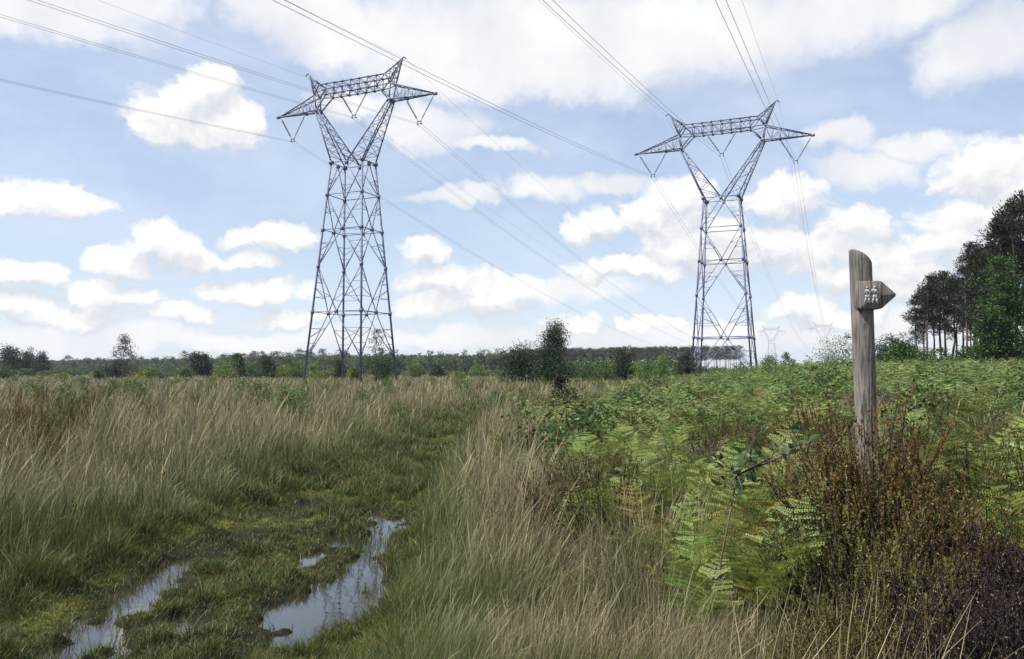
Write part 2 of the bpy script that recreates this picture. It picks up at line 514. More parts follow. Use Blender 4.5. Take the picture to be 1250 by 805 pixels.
def build_water():
    mw, nt, out = new_mat('puddle_water')
    p = nt.nodes.new('ShaderNodeBsdfPrincipled')
    p.inputs['Base Color'].default_value = (0.02, 0.017, 0.012, 1)
    p.inputs['Roughness'].default_value = 0.03
    p.inputs['IOR'].default_value = 2.6
    tc = nt.nodes.new('ShaderNodeTexCoord')
    nz = nt.nodes.new('ShaderNodeTexNoise'); nz.inputs['Scale'].default_value = 5; nz.inputs['Detail'].default_value = 3
    nt.links.new(tc.outputs['Object'], nz.inputs['Vector'])
    b = nt.nodes.new('ShaderNodeBump'); b.inputs['Strength'].default_value = 0.05; b.inputs['Distance'].default_value = 0.02
    nt.links.new(nz.outputs['Fac'], b.inputs['Height']); nt.links.new(b.outputs[0], p.inputs['Normal'])
    nt.links.new(p.outputs[0], out.inputs['Surface'])
    me = mesh_np('water', [(-3.6, 3.4, ZW), (-0.7, 3.4, ZW), (-0.7, 12, ZW), (-3.6, 12, ZW)], [(0, 1, 2, 3)])
    tag(link('water', me, mw), 'shallow puddle water standing in the ruts of the grassy track', 'water', kind='structure')
build_water()

# ------------------------------------------------------------------ grasses
def blades(base, h, w, lean, bend, c0, c1, K=4, profile=None, rng=RNG):
    n = len(base)
    s = np.linspace(0, 1, K + 1)
    th = rng.uniform(0, 2 * np.pi, n)
    side = np.stack([np.cos(th), np.sin(th), np.zeros(n)], 1)
    if profile is None: profile = np.clip(1.0 - s ** 1.6, 0.06, 1)
    cur = s[None, :] * 0.35 + 0.65 * (s ** 2.2)[None, :] * (1 + bend[:, None])
    pos = base[:, None, :] + np.stack([lean[:, 0:1] * cur * h[:, None], lean[:, 1:2] * cur * h[:, None],
                                       h[:, None] * (s[None] - 0.28 * bend[:, None] * s[None] ** 3)], -1)
    off = side[:, None, :] * (w[:, None] * profile[None])[..., None] * 0.5
    v = np.stack([pos - off, pos + off], 2).reshape(-1, 3)
    i = (np.arange(n) * (K + 1) * 2)[:, None] + (np.arange(K) * 2)[None]
    q = np.stack([i, i + 1, i + 3, i + 2], -1).reshape(-1, 4)
    f = (s ** 0.9)[None, :, None]
    col = c0[:, None, :] * (1 - f) + c1[:, None, :] * f
    col = np.repeat(col[:, :, None, :], 2, 2).reshape(-1, 3)
    return v, q, col

def scatter(n, d0, d1, a0=-38, a1=38, rng=RNG):
    d = np.exp(rng.uniform(np.log(d0), np.log(d1), n))
    a = rng.uniform(R(a0), R(a1), n)
    return d * np.sin(a), d * np.cos(a), d

def heath_zone(x, y):
    """1 where bracken and heath take over from the moor grass, right of the track"""
    b = np.interp(y, [0, 3, 4.5, 6, 8, 11, 14, 20, 26, 34, 60], [1.0, 1.05, 0.85, 0.5, 0.3, 0.2, 0.2, 0.35, 1.6, 5.0, 11.0])
    wob = (fbm(x * 0.6, y * 0.6, 81, 3) - 0.5) * 1.8 + (fbm(x * 0.12, y * 0.12, 83, 3) - 0.5) * 0.35 * np.maximum(y - 10, 0)
    return sstep(-0.4, 0.6, x - b + wob)

def bracken_field(x, y):
    d = np.hypot(x, y); a = x / np.maximum(y, 0.1)
    f = fbm(x * 0.5, y * 0.5, 151, 4) + 0.1 * sstep(0.15, 0.35, a) * sstep(8, 16, d)
    f = f + 0.15 * sstep(0.0, 0.06, a) * (1 - sstep(0.3, 0.36, a)) * sstep(3.2, 4.2, d) * (1 - sstep(18, 26, d))
    return f - 0.3 * sstep(0.3, 0.36, a) * (1 - sstep(5.6, 7.5, d)) - 0.12 * (1 - sstep(3.4, 4.0, d))

PAL = dict(straw=(0.39, 0.335, 0.195), tan=(0.27, 0.235, 0.138), mauve=(0.22, 0.19, 0.132), green=(0.075, 0.105, 0.028),
           dgreen=(0.04, 0.062, 0.018), bright=(0.11, 0.165, 0.035), olive=(0.10, 0.10, 0.032), brown=(0.11, 0.075, 0.042), pale=(0.46, 0.41, 0.28))
PAL = {k: np.array(v) for k, v in PAL.items()}

def pick(n, names, wts, rng=RNG):
    wts = np.asarray(wts, float)
    if wts.ndim == 1: wts = np.tile(wts, (n, 1))
    cs = np.cumsum(wts, 1); cs /= cs[:, -1:]
    k = (rng.uniform(size=(n, 1)) > cs).sum(1)
    a = np.stack([PAL[m] for m in names])
    return a[np.clip(k, 0, len(names) - 1)] * rng.uniform(0.75, 1.25, (n, 1))

def build_tall(name, label, n, side, seed):
    rng = np.random.default_rng(seed)
    x, y, d = scatter(n, 2.2, 300, rng=rng)
    tm = track_mask(x, y)
    keep = rng.uniform(size=n) > tm * 1.6
    keep &= puddle_sd(x, y) > 0.12
    mid = 0.5 * (left_edge(y) + right_edge(y))
    far = y > 32
    if side == 'left': keep &= (x < mid) & ~(far & (x > -0.02 * y))
    else: keep &= ~((x < mid) & ~(far & (x > -0.02 * y)))
    hz = heath_zone(x, y)
    ang = x / np.maximum(y, 0.1)
    bf = bracken_field(x, y)
    corner = sstep(0.24, 0.36, ang) * (1 - sstep(5.5, 8, d))
    keep &= rng.uniform(size=n) > np.maximum(hz * (0.12 + 0.5 * sstep(0.54, 0.64, bf)), 0.84 * corner)
    keep &= ~((d < 3.4) & (np.abs(x) < 0.55))
    x, y, d, hz = x[keep], y[keep], d[keep], hz[keep]
    n = len(x)
    z = height(x, y) - 0.02
    tus = vnoise(x * 2.3, y * 2.3, 91)
    pat = fbm(x * 0.35, y * 0.35, 95, 3)
    edge = sstep(-0.1, 0.65, np.where(x < mid[keep], left_edge(y) - x, x - right_edge(y)) + (y > 32) * 3)
    tu2 = fbm(x * 1.05, y * 1.05, 93, 2)
    h = (0.17 + 0.28 * tus + 0.42 * sstep(0.3, 0.7, tu2) + 0.1 * pat) * rng.uniform(0.6, 1.15, n) * (0.45 + 0.55 * edge)
    if side == 'right':
        h *= 1.0 - 0.2 * sstep(10, 3, d)
        h *= 1 - 0.3 * hz
    h *= 1 - 0.25 * sstep(30, 90, d)
    w = np.maximum(0.0022, d * 0.0007) * rng.uniform(0.7, 1.3, n)
    e = 0.02
    gx = vnoise((x + e) * 2.3, y * 2.3, 91) - tus; gy = vnoise(x * 2.3, (y + e) * 2.3, 91) - tus
    lean = np.stack([-gx / e * 0.1, -gy / e * 0.1], 1) + rng.normal(size=(n, 2)) * 0.22
    lean[:, 0] += 0.16 if side == 'right' else 0.07
    bend = np.where(rng.uniform(size=n) < 0.12, rng.uniform(1.0, 2.2, n), np.clip(rng.normal(0.3, 0.4, n), -0.2, 1.3))
    gn = fbm(x * 0.8 + 9, y * 0.8, 101, 3)
    gw = np.clip((gn - 0.45) * 4, 0, 1) * sstep(70, 10, d) + 0.12 + 0.6 * sstep(0.52, 0.66, fbm(x * 0.16, y * 0.16, 107, 3)) + (1.1 * (1 - sstep(0.15, 0.75, edge)) * sstep(16, 6, d) if side == 'right' else 0.8 * (1 - sstep(0.3, 0.95, edge)))
    c0 = pick(n, ['green', 'dgreen', 'olive'], np.stack([0.5 + gw, 0.6 + 0 * gw, 0.4 + 0 * gw], 1), rng)
    c1 = pick(n, ['straw', 'tan', 'mauve', 'green', 'bright', 'pale'],
              np.stack([0.36 + 0 * gw, 0.4 + 0 * gw, 0.2 + 0.25 * sstep(0.45, 0.6, pat), 0.5 + 0.9 * gw * (1 - edge * 0.6), 0.12 + 0.5 * gw * (1 - edge * 0.6), 0.12 + 0 * gw], 1), rng)
    fl = rng.uniform(size=n) < 0.3 * edge
    parts = []
    a = ~fl
    parts.append(blades(np.stack([x, y, z], 1)[a], h[a], w[a], lean[a], bend[a], c0[a], c1[a], 4, rng=rng))
    # flowering stems: thin culm with a loose purple-brown spike
    b = fl
    hs = h[b] * rng.uniform(1.1, 1.4, b.sum())
    prof = np.array([0.7, 0.55, 0.5, 0.8, 1.35, 0.25])
    head = pick(b.sum(), ['mauve', 'tan', 'straw', 'brown'], [0.4, 0.35, 0.3, 0.1], rng)
    parts.append(blades(np.stack([x, y, z], 1)[b], hs, w[b] * 0.8, lean[b] * 0.75, bend[b] * 0.6, c1[b] * 0.8, head, 5, prof, rng))
    V, Q, C, o = [], [], [], 0
    for v, q, c in parts:
        V.append(v); Q.append(q + o); C.append(c); o += len(v)
    me = mesh_np(name, np.concatenate(V), np.concatenate(Q), None, np.concatenate(C))
    tag(link(name, me, M_GRASS), label, 'grass', kind='stuff')

build_tall('moor_grass', 'tall straw coloured moor grass filling the field behind the muddy track', 430000, 'left', 3)
build_tall('moor_grass', 'tall leaning moor grass between the muddy track and the bracken', 470000, 'right', 4)

def build_turf():
    rng = np.random.default_rng(8)
    n = 560000
    x, y, d = scatter(n, 3.4, 36, -40, 6, rng)
    tm = track_mask(x, y)
    s = puddle_sd(x, y) + (fbm(x * 4.5, y * 4.5, 51, 4) - 0.5) * 0.62
    cov = fbm(x * 1.9, y * 1.9, 111, 3)
    rut = np.exp(-((x + 1.27) / 0.3) ** 2) + np.exp(-((x + 2.45) / 0.32) ** 2)
    keep = rng.uniform(size=n) < (tm > 0.12) * (0.75 + 1.6 * sstep(0.3, 0.5, cov)) * (1 - 0.3 * np.clip(rut, 0, 1))
    keep &= (s > 0.03) | (rng.uniform(size=n) < 0.14 * (s > -0.12)) | ((s > -0.4) & (vnoise(x * 3.5, y * 3.5, 137) > 0.8) & (rng.uniform(size=n) < 0.3))
    x, y, d, cov, s = x[keep], y[keep], d[keep], cov[keep], s[keep]
    n = len(x)
    z = height(x, y) - 0.005
    tus = fbm(x * 2.6, y * 2.6, 41, 4)
    tall = sstep(0.48, 0.62, tus)
    edge = 1 - sstep(0.1, 0.9, np.minimum(x - left_edge(y), right_edge(y) - x))
    h = (0.022 + 0.03 * cov + 0.11 * tall + 0.08 * edge + 0.05 * np.exp(-((x + 1.86) / 0.2) ** 2)) * rng.uniform(0.5, 1.35, n)
    h = h * (0.35 + 0.65 * sstep(0.0, 0.6, s)); h = np.where(s < 0.03, h + 0.06, h)
    w = np.maximum(0.003, d * 0.0008) * rng.uniform(0.7, 1.3, n)
    lean = rng.normal(size=(n, 2)) * 0.4
    bend = np.clip(rng.normal(0.4, 0.4, n), -0.2, 1.4)
    ym = fbm(x * 1.3, y * 1.3, 131, 3)
    yw = sstep(0.46, 0.58, ym) * (1 - 0.6 * tall)
    PAL['moss'] = np.array((0.145, 0.15, 0.032)); PAL['mossd'] = np.array((0.085, 0.095, 0.022))
    c0 = pick(n, ['dgreen', 'olive', 'mossd'], np.stack([0.7 + 0 * yw, 0.4 + 0 * yw, 0.6 * yw], 1), rng)
    c1 = pick(n, ['green', 'bright', 'moss', 'straw', 'dgreen', 'brown'], np.stack([0.7 - 0.3 * yw, 0.22 + 0 * yw, 0.05 + 0.8 * yw, 0.14 + 0 * yw, 0.4 * tall + 0.3 - 0.2 * yw, 0.12 + 0 * yw], 1), rng)
    v, q, c = blades(np.stack([x, y, z], 1), h, w, lean, bend, c0, c1, 3, rng=rng)
    tag(link('short_grass', mesh_np('short_grass', v, q, None, c), M_TURF), 'short mossy green turf growing over the wet track', 'grass', kind='stuff')
build_turf()

# ------------------------------------------------------------------ bracken
def frond(mb, base, az, length, rise_, rng, lod=1.0, tint=1.0):
    """one bracken frond: arching stalk carrying paired feathery pinnae"""
    m = 16
    s = np.linspace(0, 1, m)
    dirh = np.array([math.cos(az), math.sin(az), 0])
    curve = np.stack([dirh[0] * length * (0.08 * s + 0.4 * s ** 2.3), dirh[1] * length * (0.08 * s + 0.4 * s ** 2.3), length * rise_ * (1.08 * s - 0.34 * s ** 2.6)], 1) + base
    st = np.array([0.12, 0.12, 0.035]) * tint
    mb.tube(curve, np.linspace(0.004, 0.0012, m), 4, st, cap=False)
    npair = int(13 * lod)
    ts = 1 - 0.62 * np.linspace(1, 0.02, npair) ** 1.15
    pos = np.stack([np.interp(ts, s, curve[:, k]) for k in range(3)], 1)
    tan = np.gradient(curve, axis=0); tan /= np.linalg.norm(tan, axis=1)[:, None]
    tg = np.stack([np.interp(ts, s, tan[:, k]) for k in range(3)], 1)
    side = np.cross(tg, [0, 0, 1.0]); side /= np.linalg.norm(side, axis=1)[:, None] + 1e-9
    nrm = np.cross(side, tg)
    g0 = np.array([rng.uniform(0.15, 0.22), rng.uniform(0.22, 0.28), rng.uniform(0.045, 0.07)]) * tint
    for i in range(npair):
        u = (ts[i] - 0.38) / 0.62
        pl = length * 0.34 * max(0.0, 1 - u) ** 0.9 * rng.uniform(0.8, 1.1) + 0.015
        for sg in (-1, 1):
            if rng.uniform() < 0.1: continue
            ax = side[i] * sg * 0.9 + tg[i] * 0.5 - np.array([0, 0, 0.1]) + rng.normal(size=3) * 0.13
            ax /= np.linalg.norm(ax)
            k = max(4, int(16 * lod * (pl / (length * 0.34)) + 2))
            tt = (np.arange(k) + 0.5) / k
            c = pos[i] + ax * (tt * pl)[:, None] + np.array([0, 0, -1.0]) * (0.12 * pl * tt ** 2)[:, None]
            bx = np.cross(ax, nrm[i]); bx /= np.linalg.norm(bx) + 1e-9
            wl = (pl * 0.15 * (1 - 0.7 * tt) + 0.005) * rng.uniform(0.8, 1.2, k)
            pc = g0 * rng.uniform(0.75, 1.25)
            for s2 in (-1, 1):
                leafax = bx * s2 * 0.85 + ax * 0.5
                cc = c + (leafax * (wl * 0.45)[:, None])
                mb.leaves(cc, wl, pl / k * 0.85, np.tile(nrm[i] + rng.normal(size=3) * 0.25, (k, 1)), pc * rng.uniform(0.85, 1.18, (k, 1)), np.tile(leafax, (k, 1)), rng)

def bracken_mesh(seed, lod=1.0, tint=1.0):
    rng = np.random.default_rng(seed)
    mb = MB()
    nf = rng.integers(3, 6)
    for k in range(nf):
        az = k * 2 * math.pi / nf + rng.uniform(-0.5, 0.5)
        frond(mb, np.array([rng.normal() * 0.05, rng.normal() * 0.05, -0.03]), az, rng.uniform(0.65, 1.1), rng.uniform(1.1, 1.6), rng, lod, tint * (np.array([0.95, 0.6, 0.8]) if rng.uniform() < 0.05 else rng.uniform(0.65, 1.15)))
    return mb.mesh('bracken_plant')

def place_copies(proto_meshes, mat, name, label, cat, group, spots, obj_mat=None):
    for i, (x, y, sc, rz) in enumerate(spots):
        me = proto_meshes[i % len(proto_meshes)]
        o = link(name, me, mat)
        o.location = (x, y, float(height(np.array([x]), np.array([y]))[0]))
        o.scale = (sc, sc, sc)
        o.rotation_euler = (RNG.normal() * 0.08, RNG.normal() * 0.08, rz)
        tag(o, label, cat, group)
        if obj_mat:
            o.material_slots[0].link = 'OBJECT'; o.material_slots[0].material = obj_mat
    return

def build_bracken():
    rng = np.random.default_rng(77)
    protos = [bracken_mesh(100 + k) for k in range(7)]
    spots = []
    tries = 0
    while len(spots) < 280 and tries < 60000:
        tries += 1
        d = math.exp(rng.uniform(math.log(3.3), math.log(13.5)))
        a = R(rng.uniform(1, 36))
        x, y = d * math.sin(a), d * math.cos(a)
        X, Y = np.array([x]), np.array([y])
        if heath_zone(X, Y)[0] < 0.45 or bracken_field(X, Y)[0] + rng.normal() * 0.05 < 0.525: continue
        px = CX + F * x / y
        if abs(px - 1058) < 50 and d < 6.5: continue
        if any((x - s[0]) ** 2 + (y - s[1]) ** 2 < (0.03 * d + 0.1) ** 2 for s in spots): continue
        spots.append((x, y, rng.uniform(0.55, 1.0) * (0.72 if d < 5 else 0.88), rng.uniform(0, 6.28)))
    place_copies(protos, M_FERN, 'bracken_plant', 'fresh green bracken plant with feathery fronds in the heath beside the path', 'fern', 'bracken plants right of the track', spots)
    # a few isolated young fronds in front of the heather
    for (px, py, d, sc) in ((835, 655, 4.3, 0.62), (860, 690, 3.8, 0.5), (920, 640, 4.3, 0.7), (905, 620, 4.7, 0.75), (985, 600, 4.5, 0.62), (930, 600, 3.9, 0.55), (880, 600, 5.4, 0.8), (815, 600, 5.6, 0.8), (1110, 600, 4.9, 0.85), (1160, 600, 4.6, 0.8), (1185, 600, 5.2, 0.95), (1215, 600, 4.7, 0.9), (1240, 600, 5.4, 1.0), (1140, 600, 5.8, 1.0), (1200, 600, 6.3, 1.05), (1020, 600, 5.5, 0.95), (1245, 600, 4.2, 0.8), (640, 590, 8, 0.8), (655, 620, 7.4, 0.7), (1105, 600, 4.9, 0.7), (1190, 560, 5.6, 0.8), (1225, 600, 5, 0.75)):
        x = (px - CX) / F * d
        o = link('bracken_plant', protos[int(rng.integers(7))], M_FERN)
        o.location = (x, d, float(height(np.array([x]), np.array([d]))[0])); o.scale = (sc,) * 3
        o.rotation_euler = (0, 0, rng.uniform(0, 6.28))
        tag(o, 'fresh green bracken plant with feathery fronds in the heath beside the path', 'fern', 'bracken plants right of the track')
    # the far cover: one mass of bracken tops
    x, y, d = scatter(24000, 11.5, 95, -1, 38, rng)
    k = (heath_zone(x, y) + rng.normal(size=len(x)) * 0.25 > 0.5) & (bracken_field(x, y) + rng.normal(size=len(x)) * 0.05 > 0.615 - 0.075 * sstep(0.2, 0.33, x / y) * sstep(13, 26, d) + 0.045 * sstep(16, 28, d) * (1 - sstep(0.16, 0.26, x / y)))
    x, y, d = x[k], y[k], d[k]
    n = len(x); nf, npn = 5, 16
    z = height(x, y)
    sc = rng.uniform(0.35, 1.0, n) * (0.6 + 0.7 * fbm(x * 0.7, y * 0.7, 157, 3))
    az = rng.uniform(0, 6.28, (n, 1)) + np.arange(nf)[None] * 6.28 / nf + rng.normal(size=(n, nf)) * 0.3
    L = sc[:, None] * rng.uniform(0.65, 1.05, (n, nf)); rs = rng.uniform(0.8, 1.45, (n, nf))
    t = np.linspace(0.36, 0.98, npn // 2)
    hor = (0.1 * t + 0.52 * t ** 2.4)[None, None] * L[..., None]
    ver = (1.08 * t - 0.34 * t ** 2.6)[None, None] * (L * rs)[..., None]
    ca, sa = np.cos(az)[..., None], np.sin(az)[..., None]
    px_ = x[:, None, None] + ca * hor; py_ = y[:, None, None] + sa * hor; pz_ = z[:, None, None] + ver
    pl = 0.36 * L[..., None] * ((1 - (t - 0.36) / 0.64) ** 0.85)[None, None] + 0.03
    tint = rng.uniform(0.65, 1.25, (n, 1, 1)) * rng.uniform(0.85, 1.15, (n, nf, 1)) * np.ones((1, 1, len(t)))
    yel = (rng.uniform(size=(n, nf, 1)) < 0.07) * np.ones((1, 1, len(t)))
    hue = np.repeat(fbm(x * 0.9, y * 0.9, 163, 3) * 1.6 - 0.4, nf * len(t))[:, None].clip(0, 1)
    mb = MB()
    for sg in (-1, 1):
        ax = np.stack([ca * 0.4 - sa * sg * 0.9 + 0 * hor, sa * 0.4 + ca * sg * 0.9 + 0 * hor, -0.2 + 0 * hor], -1).reshape(-1, 3)
        ax = ax + rng.normal(size=ax.shape) * 0.12
        cen = np.stack([px_, py_, pz_], -1).reshape(-1, 3)
        q = pl.reshape(-1)
        axn = ax / np.linalg.norm(ax, axis=1)[:, None]
        col = np.where(yel.reshape(-1, 1) > 0, np.array([0.16, 0.12, 0.04]), np.array([0.12, 0.2, 0.052]) * (1 - hue) + np.array([0.18, 0.205, 0.065]) * hue) * tint.reshape(-1, 1) * rng.uniform(0.85, 1.15, (len(q), 1))
        nrm = np.stack([ca * -0.3 + 0 * hor, sa * -0.3 + 0 * hor, 1 + 0 * hor], -1).reshape(-1, 3) + rng.normal(size=ax.shape) * 0.25
        mb.leaves(cen + axn * (q * 0.5)[:, None], q, q * 0.3 + np.repeat(d, nf * len(t)) * 0.0005, nrm, col, ax, rng)
    tag(mb.build('bracken', M_FERN), 'dense green bracken cover stretching to the dark pines', 'bracken', kind='stuff')
build_bracken()

# leafy willow sprig in front of the bracken
def build_sprig():
    rng = np.random.default_rng(15)
    x0, y0, _ = at_depth(868, 660, 3.95)
    z0 = float(height(np.array([x0]), np.array([y0]))[0])
    root = empty('willow_sprig', (x0, y0, z0))
    tag(root, 'young willow sprig with glossy dark oval leaves rising above the bracken', 'sapling')
    st, lf = MB(), MB()
    tips = [at_depth(*t) for t in ((938, 516, 3.9), (965, 526, 3.75), (992, 534, 3.8), (945, 540, 3.7), (1000, 540, 3.9), (905, 545, 4.0), (860, 548, 3.95), (925, 560, 3.8), (975, 545, 3.6), (878, 600, 3.9), (905, 610, 3.8), (870, 575, 3.95), (925, 590, 3.85))]
    o = np.array([x0, y0, z0])
    fork = np.array(at_depth(900, 580, 3.9)) - o
    st.tube([(0, 0, -0.05), fork * 0.5 + np.array([-0.02, 0, 0.02]), fork], [0.006, 0.005, 0.004], 6, (0.06, 0.045, 0.035))
    for t in tips:
        e = np.array(t) - o
        mid = (fork + e) / 2 + rng.normal(size=3) * 0.02
        pts = [fork, mid, e]
        st.tube(pts, [0.004, 0.003, 0.0015], 5, (0.07, 0.055, 0.04))
        for k in range(6):
            f = rng.uniform(0.3, 1.0)
            c = fork + (e - fork) * f + rng.normal(size=3) * 0.012
            ax = rng.normal(size=3) * 0.6 + np.array([0.3, 0, 0.5]); ax /= np.linalg.norm(ax)
            L = rng.uniform(0.045, 0.075); w = L * 0.48
            nr = rng.normal(size=3) + np.array([0, 0, 1.0]); sdv = np.cross(ax, nr); sdv /= np.linalg.norm(sdv)
            up = np.cross(sdv, ax)
            s = np.linspace(0, 1, 7)
            prof = np.sin(np.pi * s ** 0.85) * w * 0.5
            cen = c + ax * (s * L)[:, None] - up * (0.022 * rng.uniform(0.2, 1.6) * s ** 2)[:, None]
            v = np.stack([cen + sdv * prof[:, None] + up * (prof * 0.3)[:, None], cen, cen - sdv * prof[:, None] + up * (prof * 0.3)[:, None]], 1).reshape(-1, 3)
            q = [(3 * i + j, 3 * i + j + 1, 3 * i + j + 4, 3 * i + j + 3) for i in range(6) for j in range(2)]
            lf.add(v, q, None, np.array([0.055, 0.095, 0.034]) * rng.uniform(0.6, 1.8))
    st.build('stem', M_BARK, root, True)
    lf.build('leaves', M_LEAF, root, True)
build_sprig()

# ------------------------------------------------------------------ trees
def tree_meshes(seed, h, w, crown0, leafc, leaf=0.2, clumps=40, per=60, shape='round', trunk_r=None, gap=0.0, limbs=10, lean=0.0, bark=(0.07, 0.055, 0.045), clump_r=None):
    """returns trunk mesh (tapered, with limbs) and crown mesh (leaf clumps through the crown's volume)"""
    rng = np.random.default_rng(seed)
    tr, cr = MB(), MB()
    trunk_r = trunk_r or h * 0.02
    topz = h * (0.93 if shape in ('pine', 'cone') else 0.75)
    s = np.linspace(0, 1, 9)
    bx, by = np.cumsum(rng.normal(size=(2, 9)) * h * 0.006, axis=1)
    tp = np.stack([bx + lean * s ** 1.5 * h, by, -0.15 + (topz + 0.15) * s], 1)
    tr.tube(tp, trunk_r * (1.15 - 0.95 * s), 7, np.array(bark))
    cen = []
    c0 = h * crown0
    lobes = [(rng.uniform(0, 6.28), rng.uniform(0.15, 0.55), rng.uniform(0.1, 0.8), rng.uniform(0.5, 1.0)) for _ in range(5)]
    for k in range(clumps):
        u = rng.uniform(0, 1)
        if shape == 'pine':
            zz = c0 + (h - c0) * u ** 0.75
            rr = w / 2 * np.interp(u, [0, 0.25, 0.6, 0.9, 1], [0.5, 0.95, 0.85, 0.5, 0.15])
        elif shape == 'cone':
            zz = c0 + (h - c0) * u ** 1.3
            rr = w / 2 * (1 - ((zz - c0) / (h - c0)) ** 1.1) * 1.0 + 0.04 * w
        elif shape == 'tall':
            zz = c0 + (h - c0) * u
            rr = w / 2 * np.interp(u, [0, 0.2, 0.5, 0.8, 1], [0.75, 1, 0.8, 0.5, 0.15])
        else:
            zz = c0 + (h - c0) * u
            rr = w / 2 * math.sqrt(max(0.05, 1 - ((u - 0.42) / 0.6) ** 2))
        if shape == 'round':
            la, lr, lz, ls = lobes[int(rng.integers(5))]
            dz = rng.normal() * 0.2
            u = min(max(lz * ls + dz, 0.0), ls)
            zz = c0 + (h - c0) * u
            q_ = rng.normal(size=2) * w * 0.17
            cen.append((math.cos(la) * lr * w * 0.55 + q_[0], math.sin(la) * lr * w * 0.55 + q_[1], zz * (1 - 0.25 * min(1, math.hypot(*q_) / (w * 0.4)))))
            continue
        a = rng.uniform(0, 2 * math.pi)
        rad = rr * math.sqrt(rng.uniform(0.12, 1)) * rng.uniform(0.75, 1.1)
        ax_ = np.array([np.interp(min(zz, topz), tp[:, 2], tp[:, q]) for q in (0, 1)])
        cen.append((ax_[0] + math.cos(a) * rad, ax_[1] + math.sin(a) * rad, zz))
    cen = np.array(cen)
    if shape == 'round':
        cen[:, 2] = c0 + (cen[:, 2] - cen[:, 2].min()) * (h * 0.96 - c0) / (cen[:, 2].max() - cen[:, 2].min())
        cen[:, :2] -= (cen[:, :2].max(0) + cen[:, :2].min(0)) * 0.35
        cen[:, :2] *= w * 0.46 / np.abs(cen[:, :2]).max()
    for k in rng.permutation(len(cen))[:limbs]:
        e = cen[k]
        z0 = max(h * 0.12, min(topz * 0.97, e[2] - rng.uniform(0.1, 0.35) * (math.hypot(e[0], e[1]) + 0.3)))
        b = np.array([np.interp(z0, tp[:, 2], tp[:, 0]), np.interp(z0, tp[:, 2], tp[:, 1]), z0])
        mid = (b + e) / 2 + np.array([0, 0, -0.04 * h * rng.uniform(0, 1)])
        r0 = trunk_r * (1.15 - 0.95 * z0 / topz) * 0.5
        tr.tube([b, mid, e], [r0, r0 * 0.65, r0 * 0.25], 5, np.array(bark), cap=False)
    cr_r = clump_r or w * 0.13
    for k in range(len(cen)):
        if rng.uniform() < gap: continue
        m = int(per * rng.uniform(0.6, 1.3))
        off = np.clip(rng.normal(size=(m, 3)), -1.7, 1.7) * cr_r * rng.uniform(0.7, 1.25) * np.array([1, 1, 0.62 if shape != 'tall' else 0.8])
        tint = rng.uniform(0.65, 1.35)
        col = np.array(leafc) * tint * rng.uniform(0.75, 1.25, (m, 1))
        col[:, 0] *= rng.uniform(0.85, 1.2)
        if shape == 'pine':
            ax = off / (np.linalg.norm(off, axis=1)[:, None] + 1e-9) + rng.normal(size=(m, 3)) * 0.5 + np.array([0, 0, 0.3])
            cr.leaves(cen[k] + off, leaf * rng.uniform(0.8, 1.3, m), leaf * 0.26, None, col, ax, rng)
        else:
            cr.leaves(cen[k] + off, leaf * rng.uniform(0.7, 1.3, m), leaf * 0.62, None, col, None, rng)
    return tr.mesh('trunk', True), cr.mesh('crown')

def put_tree(name, meshes, loc, label, cat='tree', group=None, sc=1.0, rz=0.0, leafmat=None, parts=('trunk', 'crown')):
    root = empty(name, loc, rz)
    root.scale = (sc, sc, sc) if not isinstance(sc, tuple) else sc
    tag(root, label, cat, group)
    link(parts[0], meshes[0], M_BARK, root)
    link(parts[1], meshes[1], leafmat or M_TREELEAF, root)
    return root

def ground_z(x, y): return float(height(np.array([float(x)]), np.array([float(y)]))[0])

# ------------------------------------------------------------------ heather and heath shrubs
def heath_mesh(seed, leafc, tipc, hgt=0.85, spread=0.42, stems=64, pale=0.0):
    rng = np.random.default_rng(seed)
    mb = MB()
    for k in range(stems):
        az = rng.uniform(0, 2 * math.pi); r = spread * math.sqrt(rng.uniform(0.02, 1))
        h = hgt * rng.uniform(0.6, 1.08) * (1 - 0.25 * (r / spread) ** 2)
        b = np.array([math.cos(az), math.sin(az), 0]) * r
        s = np.linspace(0, 1, 7)
        wig = rng.normal(size=2) * 0.03
        pts = np.stack([b[0] * (0.25 + 0.75 * s ** 1.2) + wig[0] * s * np.sin(4 * s), b[1] * (0.25 + 0.75 * s ** 1.2) + wig[1] * s * np.sin(5 * s), h * s - 0.03], 1)
        mb.tube(pts, np.linspace(0.0045, 0.0014, 7), 4, np.array([0.055, 0.04, 0.03]), cap=False)
        nb = rng.integers(2, 5); st_t = rng.uniform(0.55, 1.4)
        for j in range(nb + 1):
            if j == 0:
                p0_, p1_ = pts[3], pts[6]
            else:
                t = rng.uniform(0.4, 0.85)
                p0_ = np.array([np.interp(t, s, pts[:, q]) for q in range(3)])
                p1_ = p0_ + np.array([rng.normal() * 0.035, rng.normal() * 0.035, rng.uniform(0.1, 0.26) * hgt])
            nl = 60
            tt = rng.uniform(0.05, 1, nl)
            c = p0_ + (p1_ - p0_) * tt[:, None]
            ax = rng.normal(size=(nl, 3)) * 0.5 + np.array([0, 0, 0.9])
            ax /= np.linalg.norm(ax, axis=1)[:, None]
            cl = (np.array(leafc) * (1 - tt[:, None]) + np.array(tipc) * tt[:, None]) * rng.uniform(0.75, 1.25, (nl, 1)) * st_t
            if pale:
                w = rng.uniform(size=nl) < pale
                cl[w] = np.array([0.3, 0.22, 0.17]) * rng.uniform(0.6, 1.2, (w.sum(), 1))
            mb.leaves(c + ax * 0.006, rng.uniform(0.012, 0.022, nl), rng.uniform(0.004, 0.006, nl), None, cl, ax, rng)
    return mb.mesh('heather_shrub')

